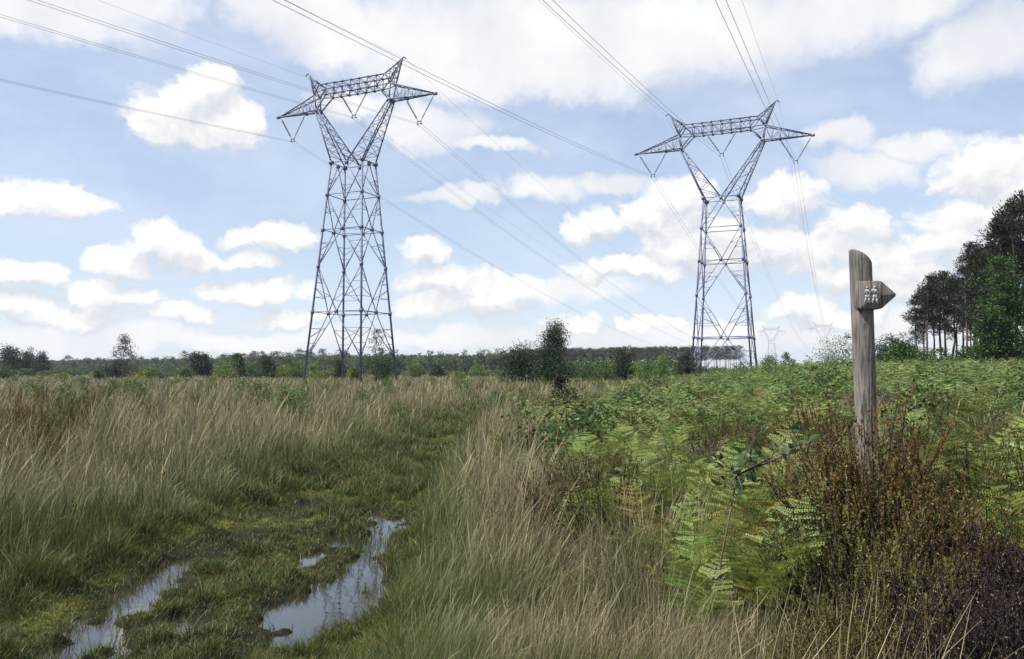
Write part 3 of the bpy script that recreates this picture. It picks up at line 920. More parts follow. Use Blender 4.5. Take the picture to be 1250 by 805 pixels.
def build_heath():
    rng = np.random.default_rng(5)
    kinds = {
        'rust': ([heath_mesh(200 + k, (0.075, 0.06, 0.025), (0.155, 0.095, 0.036)) for k in range(3)],
                 'rust brown heath shrub with fine upright sprigs in the heath right of the track', 'rusty heath shrubs right of the track'),
        'olive': ([heath_mesh(210 + k, (0.07, 0.072, 0.028), (0.15, 0.135, 0.045), 0.8, 0.45, 64, 0.03) for k in range(3)],
                  'olive brown heath shrub with fine upright sprigs among the bracken', 'olive heath shrubs beside the path'),
        'grey': ([heath_mesh(230 + k, (0.06, 0.052, 0.042), (0.13, 0.11, 0.085), 0.7, 0.5, 50, 0.2) for k in range(2)],
                 'grey brown withered heather shrub with pale dry flowers among the bracken', 'withered grey heather in the bracken'),
        'dark': ([heath_mesh(220 + k, (0.022, 0.018, 0.018), (0.04, 0.03, 0.028), 0.62, 0.5, 80, 0.06) for k in range(3)],
                 'nearly black dead heather bush with pale dry flower specks', 'dark dead heather low in the heath')}
    spots = {k: [] for k in kinds}
    def put(kind, px, d, sc):
        spots[kind].append(((px - CX) / F * d, d, sc, rng.uniform(0, 6.28)))
    # round the post
    for px, d, sc in ((1056, 4.35, 1.42), (1114, 4.1, 0.92), (1146, 3.9, 0.85), (1120, 5.6, 0.95)):
        put('rust', px, d, sc)
    for px, d, sc in ((1066, 4.2, 1.22), (1046, 4.28, 1.16), (1088, 4.5, 1.08), (1030, 3.9, 0.95), (1095, 3.7, 0.84), (1160, 4.9, 1.05), (1075, 5.3, 1.15), (1195, 4.5, 0.9), (1150, 5.4, 1.2), (1205, 5.6, 1.15), (1028, 5.0, 1.1), (1105, 4.9, 1.1), (1040, 3.25, 0.75), (1010, 3.0, 0.7), (1075, 3.2, 0.74), (1060, 2.85, 0.66), (980, 2.8, 0.6), (1130, 3.5, 0.72), (1145, 6.2, 1.0), (1180, 6.8, 1.0), (1215, 6.0, 0.9), (1010, 6.2, 0.9), (1110, 2.9, 0.6), (1240, 4.8, 0.85)):
        put('olive', px, d, sc)
    for px, d, sc in ((1150, 3.4, 0.95), (1190, 3.7, 1.0), (1230, 3.5, 1.0), (1170, 3.0, 0.9), (1215, 3.05, 0.95), (1255, 3.2, 1.0), (1130, 3.1, 0.8), (1250, 3.9, 1.0), (1200, 2.75, 0.85), (1150, 2.7, 0.75), (1245, 2.75, 0.85), (1275, 3.6, 1.0)):
        put('dark', px, d, sc)
    # scattered on both sides farther out
    for k in range(150):
        d = math.exp(rng.uniform(math.log(5.5), math.log(48)))
        a = R(rng.uniform(0, 36)); x, y = d * math.sin(a), d * math.cos(a)
        X, Y = np.array([x]), np.array([y])
        if heath_zone(X, Y)[0] < 0.4 or (bracken_field(X, Y)[0] > 0.56 and rng.uniform() < 0.6): continue
        u = rng.uniform()
        spots['olive' if u < 0.66 else 'rust' if u < 0.74 and d > 17 else 'grey'].append((x, y, rng.uniform(0.75, 1.25), rng.uniform(0, 6.28)))
    for kind, (mes, label, group) in kinds.items():
        place_copies(mes, M_HEATH, 'heather_shrub', label, 'heather', group, spots[kind])
    lone = [tree_meshes(270 + k, 0.9, 0.7, 0.05, (0.085, 0.135, 0.035), 0.045, 40, 26, 'tall', 0.01, limbs=12, clump_r=0.09) for k in range(3)]
    bram = [tree_meshes(280 + k, 0.95, 1.25, 0.04, (0.06, 0.1, 0.03), 0.06, 44, 34, 'round', 0.01, limbs=12, clump_r=0.15) for k in range(3)]
    for k in range(60):
        d = math.exp(rng.uniform(math.log(9), math.log(65)))
        a = R(rng.uniform(2, 36)); x, y = d * math.sin(a), d * math.cos(a)
        X, Y = np.array([x]), np.array([y])
        if heath_zone(X, Y)[0] < 0.6: continue
        put_tree('bush', bram[k % 3], (x, y, float(height(X, Y)[0])), 'low leafy bramble bush mixed into the bracken right of the track', 'bush', 'bramble bushes in the bracken', rng.uniform(0.6, 1.15), rng.uniform(0, 6.28), M_TREELEAF, ('stem', 'foliage'))
    for k in range(90):
        d = math.exp(rng.uniform(math.log(19), math.log(90)))
        a = R(rng.uniform(-34, 8)); x, y = d * math.sin(a), d * math.cos(a)
        X, Y = np.array([x]), np.array([y])
        if track_mask(X, Y)[0] > 0.02 or heath_zone(X, Y)[0] > 0.6 and y < 30: continue
        put_tree('bush', lone[k % 3], (x, y, float(height(X, Y)[0])), 'small leafy green bog shrub growing up through the moor grass', 'bush', 'small green bog shrubs in the moor grass', rng.uniform(0.8, 1.25), rng.uniform(0, 6.28), M_TREELEAF, ('stem', 'foliage'))
    sp2 = {'rust': [], 'olive': []}
    for px, d in ((95, 20), (108, 21.5), (118, 19), (82, 14), (88, 13), (30, 17), (55, 24), (640, 18), (632, 15), (660, 17), (680, 14), (690, 21), (650, 24), (700, 17), (710, 26), (150, 30), (240, 26), (330, 32), (20, 30), (10, 12), (105, 16), (125, 24), (180, 19), (205, 40), (270, 22), (300, 45), (360, 28), (410, 50), (460, 40), (500, 60), (60, 36), (140, 48), (590, 45), (560, 55), (40, 9.5), (620, 30), (650, 36)):
        sp2['rust' if rng.uniform() < 0.4 and px < 400 else 'olive'].append(((px - CX) / F * d, d, rng.uniform(0.95, 1.35), rng.uniform(0, 6.28)))
    place_copies(kinds['rust'][0], M_HEATH, 'heather_shrub', 'rust brown heath shrub standing alone in the straw coloured moor grass', 'heather', 'heath shrubs in the moor grass', sp2['rust'])
    place_copies(kinds['olive'][0], M_HEATH, 'heather_shrub', 'olive heath shrub standing alone in the straw coloured moor grass', 'heather', 'heath shrubs in the moor grass', sp2['olive'])
build_heath()

# --- dark pine grove on the right
PINE = (0.016, 0.024, 0.014)
def build_grove():
    rng = np.random.default_rng(31)
    protos = [tree_meshes(300 + k, 12.0, 4.2, 0.4, PINE, 0.3, 34, 120, 'pine', 0.15, gap=0.1, limbs=26, bark=(0.055, 0.042, 0.04), clump_r=0.38) for k in range(5)]
    # px of trunk, px of the top, depth
    spec = [(1117, 362, 92), (1124, 352, 95), (1131, 345, 90), (1138, 342, 96), (1145, 336, 91), (1152, 334, 94), (1159, 338, 98), (1166, 346, 93), (1172, 330, 97),
            (1178, 312, 84), (1186, 299, 86), (1194, 304, 82), (1202, 296, 88), (1209, 286, 80), (1218, 272, 78), (1226, 266, 82), (1236, 250, 76), (1246, 240, 79), (1256, 236, 77), (1266, 240, 81), (1182, 352, 104), (1190, 345, 106), (1200, 340, 108), (1213, 330, 104), (1228, 320, 106)]
    for i, (px, py, d) in enumerate(spec):
        x, y, ztop = at_depth(px, py, d)
        z0 = ground_z(x, y)
        s = (ztop - z0) / 12.0
        sw = s * (0.95 if s < 1 else 0.86) * rng.uniform(0.9, 1.1)
        if px < 1176:
            lab, grp = 'slim dark pine with a bare trunk in the lower edge clump of the pine grove', 'pines in the lower clump at the grove edge'
        else:
            lab, grp = 'tall dark open crowned pine in the high part of the grove', 'tall pines of the grove'
        put_tree('pine_tree', protos[i % 5], (x, y, z0), lab, 'pine tree', grp, (sw, sw, s), rng.uniform(0, 6.28), M_NEEDLE)
    # leafy tree before the grove
    x, y, ztop = at_depth(1222, 312, 58); z0 = ground_z(x, y)
    put_tree('leafy_tree', tree_meshes(350, ztop - z0, 4.6, 0.18, (0.036, 0.074, 0.018), 0.2, 120, 95, 'round', 0.14, limbs=26, clump_r=0.42), (x, y, z0), 'bushy bright green broadleaf tree in front of the tall dark pines', 'tree')
    x, y, ztop = at_depth(1262, 330, 62); z0 = ground_z(x, y)
    put_tree('leafy_tree', tree_meshes(351, ztop - z0, 4.2, 0.12, (0.028, 0.055, 0.016), 0.2, 90, 90, 'round', 0.13, limbs=20, clump_r=0.42), (x, y, z0), 'darker broadleaf tree cut by the frame edge beside the bright green tree', 'tree')
    # dark low trees at the foot of the grove
    for px, py, d, w, lab in ((1086, 410, 120, 5.0, 'low dark rounded oak standing left of the pine grove'), (1104, 407, 126, 5.4, 'dark rounded oak touching the outermost trunks of the pine grove'), (1099, 421, 75, 3.0, 'green bush rising from the bracken before the dark oaks by the grove')):
        x, y, ztop = at_depth(px, py, d); z0 = ground_z(x, y)
        c = (0.025, 0.042, 0.02) if 'dark' in lab and 'green' not in lab else (0.05, 0.1, 0.025)
        put_tree('oak_tree' if 'oak' in lab else 'bush', tree_meshes(360 + px, ztop - z0, w, 0.1, c, 0.25, 60, 80, 'round', 0.15, limbs=12, clump_r=0.5), (x, y, z0), lab, 'tree' if 'oak' in lab else 'bush')
    for i, (px, py, d) in enumerate(((1128, 428, 80), (1150, 426, 84), (1176, 424, 78), (1199, 420, 74), (1222, 424, 70), (1246, 420, 66))):
        x, y, ztop = at_depth(px, py, d); z0 = ground_z(x, y)
        put_tree('bush', tree_meshes(380 + i, ztop - z0, 2.6, 0.05, (0.04, 0.07, 0.02), 0.2, 40, 60, 'round', 0.05, limbs=8, clump_r=0.35), (x, y, z0), 'green undergrowth bush at the foot of the dark pine trunks', 'bush', 'undergrowth bushes below the pines')
build_grove()

# --- single shrubs and small trees in the middle distance
def build_midtrees():
    LG, MG, DG, YG = (0.11, 0.175, 0.045), (0.065, 0.105, 0.036), (0.032, 0.05, 0.026), (0.13, 0.18, 0.035)
    S = [  # kind, px, top py, depth, width m, colour, shape, crown0, gap, label
        ('pine_tree', 16, 422, 230, 5.5, DG, 'round', .12, 0, 'dark bushy pine, the tallest in the clump of three on the left skyline'),
        ('pine_tree', 35, 425, 236, 4.6, DG, 'round', .12, 0, 'dark bushy pine between the two others on the left skyline'),
        ('pine_tree', 52, 429, 228, 4.6, (.04, .055, .032), 'round', .2, 0, 'lighter bushy pine, the lowest of the three on the left skyline'),
        ('bush', 8, 446, 120, 3.4, MG, 'round', .02, 0, 'green bush below the dark pines at the edge of the field'),
        ('sparse_tree', 151, 411, 150, 5.6, (.03, .04, .03), 'tall', .12, .3, 'thin airy tree with sparse grey leaves standing above the left forest belt'),
        ('bush', 142, 438, 152, 4.2, DG, 'round', .02, 0, 'dark bush at the foot of the airy sparse tree'),
        ('bush', 121, 453, 112, 1.4, (.045, .075, .02), 'round', .02, 0, 'small olive bush leaning beside the airy sparse tree'),
        ('bush', 76, 458, 118, 2.6, YG, 'round', .02, 0, 'low yellow green bush before the leftmost forest'),
        ('bush', 180, 450, 130, 2.6, YG, 'round', .02, 0, 'low yellow green bush right of the airy sparse tree'),
        ('bush', 196, 456, 118, 2.0, MG, 'round', .02, 0, 'small mid green bush between the airy tree and the dark oak'),
        ('oak_tree', 245, 431, 190, 5.0, DG, 'round', .08, 0, 'dark dense oak before the grey forest belt'),
        ('bush', 279, 439, 125, 4.0, LG, 'round', .02, 0, 'bright green bush in front of the little dark fir'),
        ('fir_tree', 291, 434, 140, 2.8, DG, 'cone', .05, 0, 'little dark fir poking out of the bright green bush'),
        ('fir_tree', 325, 437, 130, 3.6, (.035, .06, .025), 'cone', .03, 0, 'dark green fir standing free between two bright bushes'),
        ('bush', 362, 442, 140, 3.4, LG, 'round', .02, 0, 'pale green rounded bush just left of the larger pylon'),
        ('bush', 394, 446, 116, 2.9, YG, 'round', .02, 0, 'yellow green bush between the legs of the larger pylon'),
        ('fir_tree', 414, 441, 122, 2.4, DG, 'cone', .03, 0, 'small dark fir between the legs of the larger pylon'),
        ('bush', 434, 449, 100, 1.5, LG, 'round', .02, 0, 'narrow green bush under the middle of the larger pylon'),
        ('sapling_tree', 460, 401, 84, 3.0, (.035, .062, .028), 'tall', .06, .38, 'slender leafy sapling with gaps in its crown beside the larger pylon leg'),
        ('bush', 467, 433, 86, 2.3, (.03, .052, .026), 'round', .01, 0, 'dense dark bush at the foot of the slender sapling'),
        ('bush', 534, 446, 170, 3.0, (.03, .055, .028), 'round', .02, 0, 'round dark bush standing alone before the middle forest belt'),
        ('bush', 560, 456, 130, 2.6, YG, 'round', .02, 0, 'flat yellow green bush right of the lone round bush'),
        ('oak_tree', 680, 397, 62, 2.5, (.026, .05, .022), 'tall', .02, 0, 'dark upright oak, the tallest of the oak clump between the pylons'),
        ('oak_tree', 664, 409, 63, 3.0, (.024, .044, .022), 'round', .02, 0, 'dark oak in the middle of the oak clump between the pylons'),
        ('oak_tree', 639, 421, 64, 3.6, (.024, .044, .022), 'round', .02, 0, 'low dark oak at the outer end of the oak clump between the pylons'),
        ('bush', 713, 438, 80, 2.2, MG, 'round', .02, 0, 'mid green bush right of the dark oak clump'),
        ('bush', 735, 443, 84, 2.6, MG, 'round', .02, 0, 'low green bush between the mid green bush and the dark round oak'),
        ('oak_tree', 758, 426, 92, 3.2, (.03, .048, .026), 'round', .02, 0, 'dark round oak before the flat topped plantation'),
        ('bush', 783, 441, 82, 2.2, LG, 'round', .02, 0, 'light green bush right of the dark round oak'),
        ('sapling_tree', 810, 428, 84, 2.2, LG, 'cone', .02, .1, 'pale green young birch before the flat topped plantation'),
        ('oak_tree', 837, 430, 96, 3.0, (.024, .038, .022), 'round', .02, 0, 'dark oak bush just left of the smaller pylon'),
        ('bush', 960, 432, 46, 1.2, MG, 'tall', .05, .35, 'thin wispy shrub right of the smaller pylon'),
        ('bush', 940, 437, 44, 1.3, MG, 'tall', .05, .2, 'thin wispy shrub close to the leg of the smaller pylon'),
        ('bush', 1013, 414, 32, 1.5, (.06, .12, .025), 'round', .02, 0, 'bright green bush just left of the wooden waymarker'),
        ('sapling_tree', 1034, 408, 33, 1.0, MG, 'tall', .05, .45, 'sparse twiggy sapling half hidden by the wooden waymarker'),
        ('bush', 683, 456, 24, .55, (.045, .04, .022), 'tall', .02, .05, 'narrow dark brown shrub standing upright in the moor grass'),
        ('bush', 690, 476, 16, .8, (.05, .045, .024), 'round', .02, .05, 'rounded brown shrub in the moor grass below the narrow upright shrub'),
        ('birch_tree', 226, 444, 150, 2.8, LG, 'round', .03, .05, 'pale green young birch left of the dark dense oak on the skyline'),
        ('birch_tree', 304, 442, 145, 3.0, LG, 'cone', .03, .05, 'pale green young birch between the bright green bush and the free standing fir'),
        ('birch_tree', 345, 445, 150, 2.6, YG, 'round', .03, .05, 'yellow green young birch between the free standing fir and the pale rounded bush'),
        ('birch_tree', 382, 443, 165, 3.2, LG, 'cone', .03, .05, 'pale green young birch at the outer leg of the larger pylon'),
        ('birch_tree', 507, 445, 160, 3.6, LG, 'round', .03, .05, 'pale green young birch right of the larger pylon, left of the lone round bush'),
        ('birch_tree', 583, 447, 170, 3.4, LG, 'round', .03, .05, 'pale green young birch left of the dark oak clump on the skyline'),
        ('bush', 912, 440, 40, 1.4, (.05, .09, .03), 'round', .02, .1, 'mid green shrub in the bracken before the smaller pylon'),
    ]
    for i, (name, px, py, d, w, c, shape, c0, gap, lab) in enumerate(S):
        x, y, zt = at_depth(px, py, d)
        z0 = ground_z(x, y)
        h = max(0.5, zt - z0)
        big = h > 3.5
        lf = max(0.055, d * 0.0017)
        n = 84 if big else 54
        if name == 'oak_tree': lf *= 1.25
        me = tree_meshes(500 + i, h, w, c0, c, lf, n, (95 if name == 'oak_tree' else 60) if gap < .25 else 34, shape, max(0.02, h * 0.014), gap, 16 if gap >= .25 else 10, clump_r=w * (0.15 if gap < .25 else 0.075))
        cat = {'bush': 'bush', 'pine_tree': 'pine tree', 'fir_tree': 'fir tree'}.get(name, 'tree')
        put_tree(name, me, (x, y, z0), lab, cat, None, 1.0, 0.0, M_TREELEAF, ('stem', 'foliage') if name == 'bush' else ('trunk', 'crown'))
build_midtrees()

# --- forest belts on the horizon
def build_belts():
    rng = np.random.default_rng(41)
    G1, G2, G3 = (0.042, 0.056, 0.034), (0.07, 0.1, 0.045), (0.032, 0.042, 0.026)
    pineA = [tree_meshes(600 + k, 11, 4.6, 0.42, G1, 0.75, 26, 24, 'pine', 0.15, limbs=5, clump_r=0.7) for k in range(5)]
    leafy = [tree_meshes(610 + k, 10, 5.2, 0.1, G2, 0.8, 34, 22, 'round', 0.15, limbs=4, clump_r=0.8) for k in range(5)]
    plant = [tree_meshes(620 + k, 12.5, 4.8, 0.55, G3, 0.6, 26, 30, 'pine', 0.17, limbs=6, bark=(0.06, 0.052, 0.05), clump_r=0.65) for k in range(5)]
    def row(px0, px1, n, top, d, meshes, ref, name, lab, group, mat, dj=14, tj=3.6):
        for k in range(n):
            px = px0 + (px1 - px0) * (k + rng.uniform(0.1, 0.9)) / n
            dd = d + rng.uniform(-dj, dj)
            ty = np.interp(px, top[0], top[1]) + rng.normal() * tj
            x, y, zt = at_depth(px, ty, dd)
            s = max(3.0, zt) / ref
            put_tree(name, meshes[int(rng.integers(len(meshes)))], (x, y, -0.1), lab, 'pine tree' if 'pine' in name else 'tree', group, (max(s, .85) * rng.uniform(.85, 1.15),) * 2 + (s,), rng.uniform(0, 6.28), mat)
    topL = ([-30, 60, 120, 200, 300, 370, 480, 640], [440, 441, 440, 438, 434, 432, 434, 432])
    row(-40, 430, 92, topL, 430, pineA, 11, 'pine_tree', 'slender grey green pine in the far forest belt left of the larger pylon', 'pines of the distant left forest belt', M_NEEDLE)
    row(-40, 430, 60, ([-40, 430], [443, 438]), 405, leafy, 10, 'forest_tree', 'leafy tree at the edge of the distant forest belt left of the larger pylon', 'leafy trees of the distant left forest belt', M_TREELEAF)
    row(430, 690, 70, ([430, 520, 600, 690], [435, 434, 431, 430]), 380, leafy, 10, 'forest_tree', 'leafy tree in the distant forest belt between the pylons', 'leafy trees of the distant middle forest belt', M_TREELEAF)
    row(640, 905, 44, ([640, 760, 905], [428, 425, 423]), 350, plant, 12.5, 'pine_tree', 'bare trunked pine in the front row of the flat topped plantation', 'front row of the pine plantation', M_NEEDLE, 5, 0.7)
    row(620, 900, 44, ([640, 760, 905], [428, 425, 423]), 366, plant, 12.5, 'pine_tree', 'bare trunked pine in the second row of the flat topped plantation', 'second row of the pine plantation', M_NEEDLE, 5, 0.7)
    row(620, 840, 36, ([640, 760, 905], [428, 425, 423]), 384, plant, 12.5, 'pine_tree', 'pine deep inside the flat topped plantation', 'inner rows of the pine plantation', M_NEEDLE, 6, 0.7)
    row(1060, 1260, 30, ([1060, 1260], [436, 434]), 330, leafy, 10, 'forest_tree', 'far leafy tree glimpsed between the pine trunks of the grove', 'far trees behind the pine grove', M_TREELEAF)
    shrub = [tree_meshes(640 + k, 3.0, 3.6, 0.02, (0.06, 0.1, 0.032), 0.36, 36, 34, 'round', 0.05, limbs=3, clump_r=0.5) for k in range(4)]
    yshr = [tree_meshes(650 + k, 2.4, 3.8, 0.02, (0.12, 0.165, 0.04), 0.36, 30, 34, 'round', 0.05, limbs=3, clump_r=0.5) for k in range(3)]
    def low(px0, px1, n, ty, d0, d1, meshes, ref, lab, group):
        for k in range(n):
            px = px0 + (px1 - px0) * (k + rng.uniform(0, 1)) / n
            d = rng.uniform(d0, d1)
            x, y, zt = at_depth(px, ty + rng.normal() * 2.5, d)
            z0 = ground_z(x, y); s = max(0.9, zt - z0) / ref
            put_tree('bush', meshes[k % len(meshes)], (x, y, z0), lab, 'bush', group, (s * rng.uniform(.9, 1.6),) * 2 + (s,), rng.uniform(0, 6.28), M_TREELEAF, ('stem', 'foliage'))
    low(-30, 620, 60, 454, 170, 300, shrub, 3.0, 'low green scrub bush along the foot of the distant left forest belt', 'green scrub below the left forest belt')
    low(-30, 620, 44, 457, 150, 260, yshr, 2.4, 'low yellow green scrub bush along the foot of the distant left forest belt', 'yellow green scrub below the left forest belt')
    low(690, 848, 26, 443, 140, 240, shrub, 3.0, 'green scrub bush in front of the flat topped plantation', 'green scrub before the plantation')
    low(700, 900, 22, 449, 120, 200, shrub, 3.0, 'low green scrub bush beneath the flat topped plantation', 'low scrub before the plantation')
    # everything behind: one far-off wood
    mb = MB()
    n = 3000
    px = rng.uniform(-60, 700, n)
    d = rng.uniform(460, 620, n)
    top = np.interp(px, [-60, 200, 370, 600, 700], [441, 438, 434, 433, 431]) + rng.normal(size=n) * 1.6
    zt = EYE + (454 - top) / F * d
    x = (px - CX) / F * d
    m = 28
    c = np.repeat(np.stack([x, d, zt], 1), m, 0)
    c[:, 2] = np.minimum(c[:, 2] * rng.uniform(0.02, 1.0, len(c)), np.repeat(zt, m) - 2.0)
    c[:, :2] += rng.normal(size=(len(c), 2)) * 1.6
    col = np.repeat(np.where(rng.uniform(size=(n, 1)) < .5, np.array([G1]), np.array([G2])) * rng.uniform(.7, 1.3, (n, 1)), m, 0)
    mb.leaves(c, rng.uniform(1.0, 1.8, len(c)), 1.0, None, col, None, rng)
    tag(mb.build('forest', M_NEEDLE), 'grey green wood filling the skyline behind the forest belt', 'forest', kind='stuff')
build_belts()

# ------------------------------------------------------------------ pylons
THETA = R(22.8)
P1 = np.array([(429 - CX) / F * 90.0, 90.0, 0.0])
P2 = np.array([(884.5 - CX) / F * 97.0, 97.0, -2.55])
LINE = np.array([math.sin(THETA), math.cos(THETA), 0])
ARM = np.array([math.cos(THETA), -math.sin(THETA), 0])
ZWAIST, ZTIP = 25.6, 32.3
STR = [(-10.5, -6.85, 32.25, -8.65, 29.35), (-1.85, 1.85, 33.9, 0.0, 31.15), (6.85, 10.5, 32.25, 8.65, 29.35)]   # u, u, z, u of yoke, z of yoke
PEAK = (6.55, 36.95)

def half(z):
    return np.interp(z, [-1, 0, ZWAIST], [3.85, 3.75, 2.1]), np.interp(z, [-1, 0, ZWAIST], [3.85, 3.75, 1.35])

def corner(su, sv, z):
    a, b = half(z)
    return np.array([su * a, sv * b, z])

def lerp(a, b, t): return a + (b - a) * t

def pylon_pieces(cut=0.0):
    """all members in the pylon's own axes: u along the crossarm, v along the line"""
    P = {}
    LEG, DIA, SEC = 0.18, 0.078, 0.048
    for i, (su, sv) in enumerate(((-1, -1), (1, -1), (1, 1), (-1, 1))):
        mb = MB()
        mb.bar(corner(su, sv, cut - 0.6), corner(su, sv, ZWAIST), LEG, LEG * 0.85)
        for z in (21.8, 13.5, 8.3, 17.7):
            c = corner(su, sv, z); mb.bar(c - [0, 0, 0.22], c + [0, 0, 0.22], 0.3)
        c = corner(su, sv, ZWAIST); mb.bar(c - [0, 0, 0.25], c + [0, 0, 0.15], 0.42)
        P['leg', i] = mb
    br = MB()
    cl, ll = [25.4, 17.7, 8.3], [21.8, 13.5, 3.1]
    faces = [((-1, -1), (1, -1)), ((1, -1), (1, 1)), ((1, 1), (-1, 1)), ((-1, 1), (-1, -1))]
    for A, B in faces:
        mid = lambda z: (corner(*A, z) + corner(*B, z)) / 2
        seq = [('c', 25.4), ('l', 21.8), ('c', 17.7), ('l', 13.5), ('c', 8.3), ('l', max(3.1, cut + 0.5)), ('c', -0.2)]
        for (k0, z0), (k1, z1) in zip(seq[:-1], seq[1:]):
            for E in (A, B):
                p = mid(z0) if k0 == 'c' else corner(*E, z0)
                q = mid(z1) if k1 == 'c' else corner(*E, z1)
                if z1 < 0: continue
                br.bar(p, q, DIA)
                # redundant members from the leg to the diagonal
                for t in ((0.5,) if z0 > 20 else (0.36, 0.68)):
                    pt = lerp(p, q, t)
                    lg = corner(*E, pt[2])
                    br.bar(pt, lg, SEC)
                    z2 = pt[2] + (1 if k0 == 'l' else -1) * abs(z0 - z1) * 0.2
                    br.bar(pt, corner(*E, z2), SEC)
        for z in (25.55, 21.8, 17.7, 8.3):
            br.bar(corner(*A, z), corner(*B, z), DIA)
        for z in (25.4, 17.7, 8.3):
            m_ = mid(z); br.bar(m_ - [0, 0, 0.2], m_ + [0, 0, 0.2], 0.32)
    for z in (17.7, 8.3):                    # plan bracing
        m_ = [(corner(*A, z) + corner(*B, z)) / 2 for A, B in faces]
        for k in range(4): br.bar(m_[k], m_[(k + 1) % 4], SEC)
    P['bracing', 0] = br
    # fork arms
    for i, s in enumerate((-1, 1)):
        mb = MB()
        b0 = [np.array([s * 2.1, -1.35, ZWAIST]), np.array([s * 2.1, 1.35, ZWAIST]), np.array([0.0 + s * 0.05, 1.35, ZWAIST]), np.array([0.0 + s * 0.05, -1.35, ZWAIST])]
        k0 = [np.array([s * 5.15, -0.45, ZTIP]), np.array([s * 5.15, 0.45, ZTIP]), np.array([s * 4.75, 0.45, ZTIP]), np.array([s * 4.75, -0.45, ZTIP])]
        for a, b in zip(b0, k0): mb.bar(a, b, 0.12)
        n = 8
        for f in range(4):
            g = (f + 1) % 4
            for j in range(n):
                t0, t1 = j / n, (j + 1) / n
                p, q = (b0[f], k0[f]), (b0[g], k0[g])
                if j % 2: p, q = q, p
                mb.bar(lerp(*p, t0), lerp(*q, t1), 0.048)
                if f % 2 == 0: mb.bar(lerp(b0[f], k0[f], t1), lerp(b0[g], k0[g], t1), 0.045)
        kn = np.array([s * 4.95, 0, ZTIP])
        mb.bar(kn + [0, -0.55, 0], kn + [0, 0.55, 0], 0.4)
        P['fork_arm', i] = mb
    # middle beam
    mb = MB()
    zb, zt, v0 = 33.95, 35.2, 0.7
    for sv in (-1, 1):
        y = sv * v0
        mb.bar((-3.45, y, zb), (3.45, y, zb), 0.12); mb.bar((-4.5, y, zt), (4.5, y, zt), 0.12)
        for s in (-1, 1):
            mb.bar((s * 3.45, y, zb), (s * 4.95, y * 0.65, ZTIP), 0.13)
            mb.bar((s * 4.5, y, zt), (s * 5.2, y * 0.8, 34.1), 0.14)
            mb.bar((s * 3.45, y, zb), (s * 4.5, y, zt), 0.1)
            mb.bar((s * 4.95, y * 0.65, ZTIP), (s * 5.2, y * 0.8, 34.1), 0.13)
            mb.bar((s * 3.45, y, zb), (s * 5.2, y * 0.8, 34.1), 0.09)
            mb.bar((s * 4.2, y * 0.82, 33.13), (s * 5.1, y * 0.72, 33.3), 0.048)
        us = np.linspace(-3.45, 3.45, 7)
        for j in range(7):
            mb.bar((us[j], y, zb), (us[j], y, zt), 0.08)
            mb.bar((us[j] - .12, y, zb), (us[j] + .12, y, zb), 0.26); mb.bar((us[j] - .1, y, zt), (us[j] + .1, y, zt), 0.2)
            if j < 6:
                a, b = (zb, zt) if j % 2 else (zt, zb)
                mb.bar((us[j], y, a), (us[j + 1], y, b), 0.048)
                mb.bar((us[j], y, b), ((us[j] + us[j + 1]) / 2, y, (a + b) / 2), 0.04)
    us = np.linspace(-3.45, 3.45, 7)
    for j in range(7):
        for z in (zb, zt): mb.bar((us[j], -v0, z), (us[j], v0, z), 0.048)
        if j < 6:
            for z in (zb, zt): mb.bar((us[j], -v0 if j % 2 else v0, z), (us[j + 1], v0 if j % 2 else -v0, z), 0.045)
    P['crossbeam', 0] = mb
    # outer arms
    for i, s in enumerate((-1, 1)):
        mb = MB()
        tip = np.array([s * 10.75, 0, ZTIP])
        lo = [np.array([s * 4.95, -0.5, ZTIP]), np.array([s * 4.95, 0.5, ZTIP])]
        hi = [np.array([s * 5.2, -0.56, 34.1]), np.array([s * 5.2, 0.56, 34.1])]
        for p in lo + hi: mb.bar(p, tip, 0.13, 0.11)
        n = 6
        for j in range(n):
            t0, t1 = j / n, (j + 1) / n
            for k in (0, 1):
                mb.bar(lerp(lo[k], tip, t0), lerp(hi[k], tip, t0), 0.048)
                a, b = (lo, hi) if j % 2 else (hi, lo)
                mb.bar(lerp(a[k], tip, t0), lerp(b[k], tip, t1), 0.045)
            for g in (lo, hi):
                mb.bar(lerp(g[0], tip, t0), lerp(g[1], tip, t0), 0.045)
                mb.bar(lerp(g[j % 2], tip, t0), lerp(g[1 - j % 2], tip, t1), 0.042)
        for t in (0.34,):
            for k in (0, 1): mb.bar(lerp(lo[k], tip, t) - [0.15, 0, 0], lerp(lo[k], tip, t) + [0.15, 0, 0], 0.26)
        mb.bar(tip - [0.3, 0, 0], tip + [0.1, 0, 0], 0.28)
        P['outer_arm', i] = mb
    # earth wire peaks
    for i, s in enumerate((-1, 1)):
        mb = MB()
        tip = np.array([s * 6.45, 0, 36.95])
        base = [np.array([s * 4.45, -0.66, 35.2]), np.array([s * 4.45, 0.66, 35.2]), np.array([s * 5.2, 0.56, 34.1]), np.array([s * 5.2, -0.56, 34.1])]
        for b in base: mb.bar(b, tip, 0.12)
        for j in range(4):
            for f in range(4):
                g = (f + 1) % 4
                mb.bar(lerp(base[f], tip, j / 4), lerp(base[g], tip, (j + 1) / 4), 0.055)
                mb.bar(lerp(base[f], tip, j / 4), lerp(base[g], tip, j / 4), 0.055)
        mb.tube([tip, tip + [s * 0.16, 0, 0.1], tip + [s * 0.34, 0, 0.02], tip + [s * 0.42, 0, -0.18]], [0.09, 0.08, 0.07, 0.06], 6)
        P['earth_wire_peak', i] = mb
    k = 0
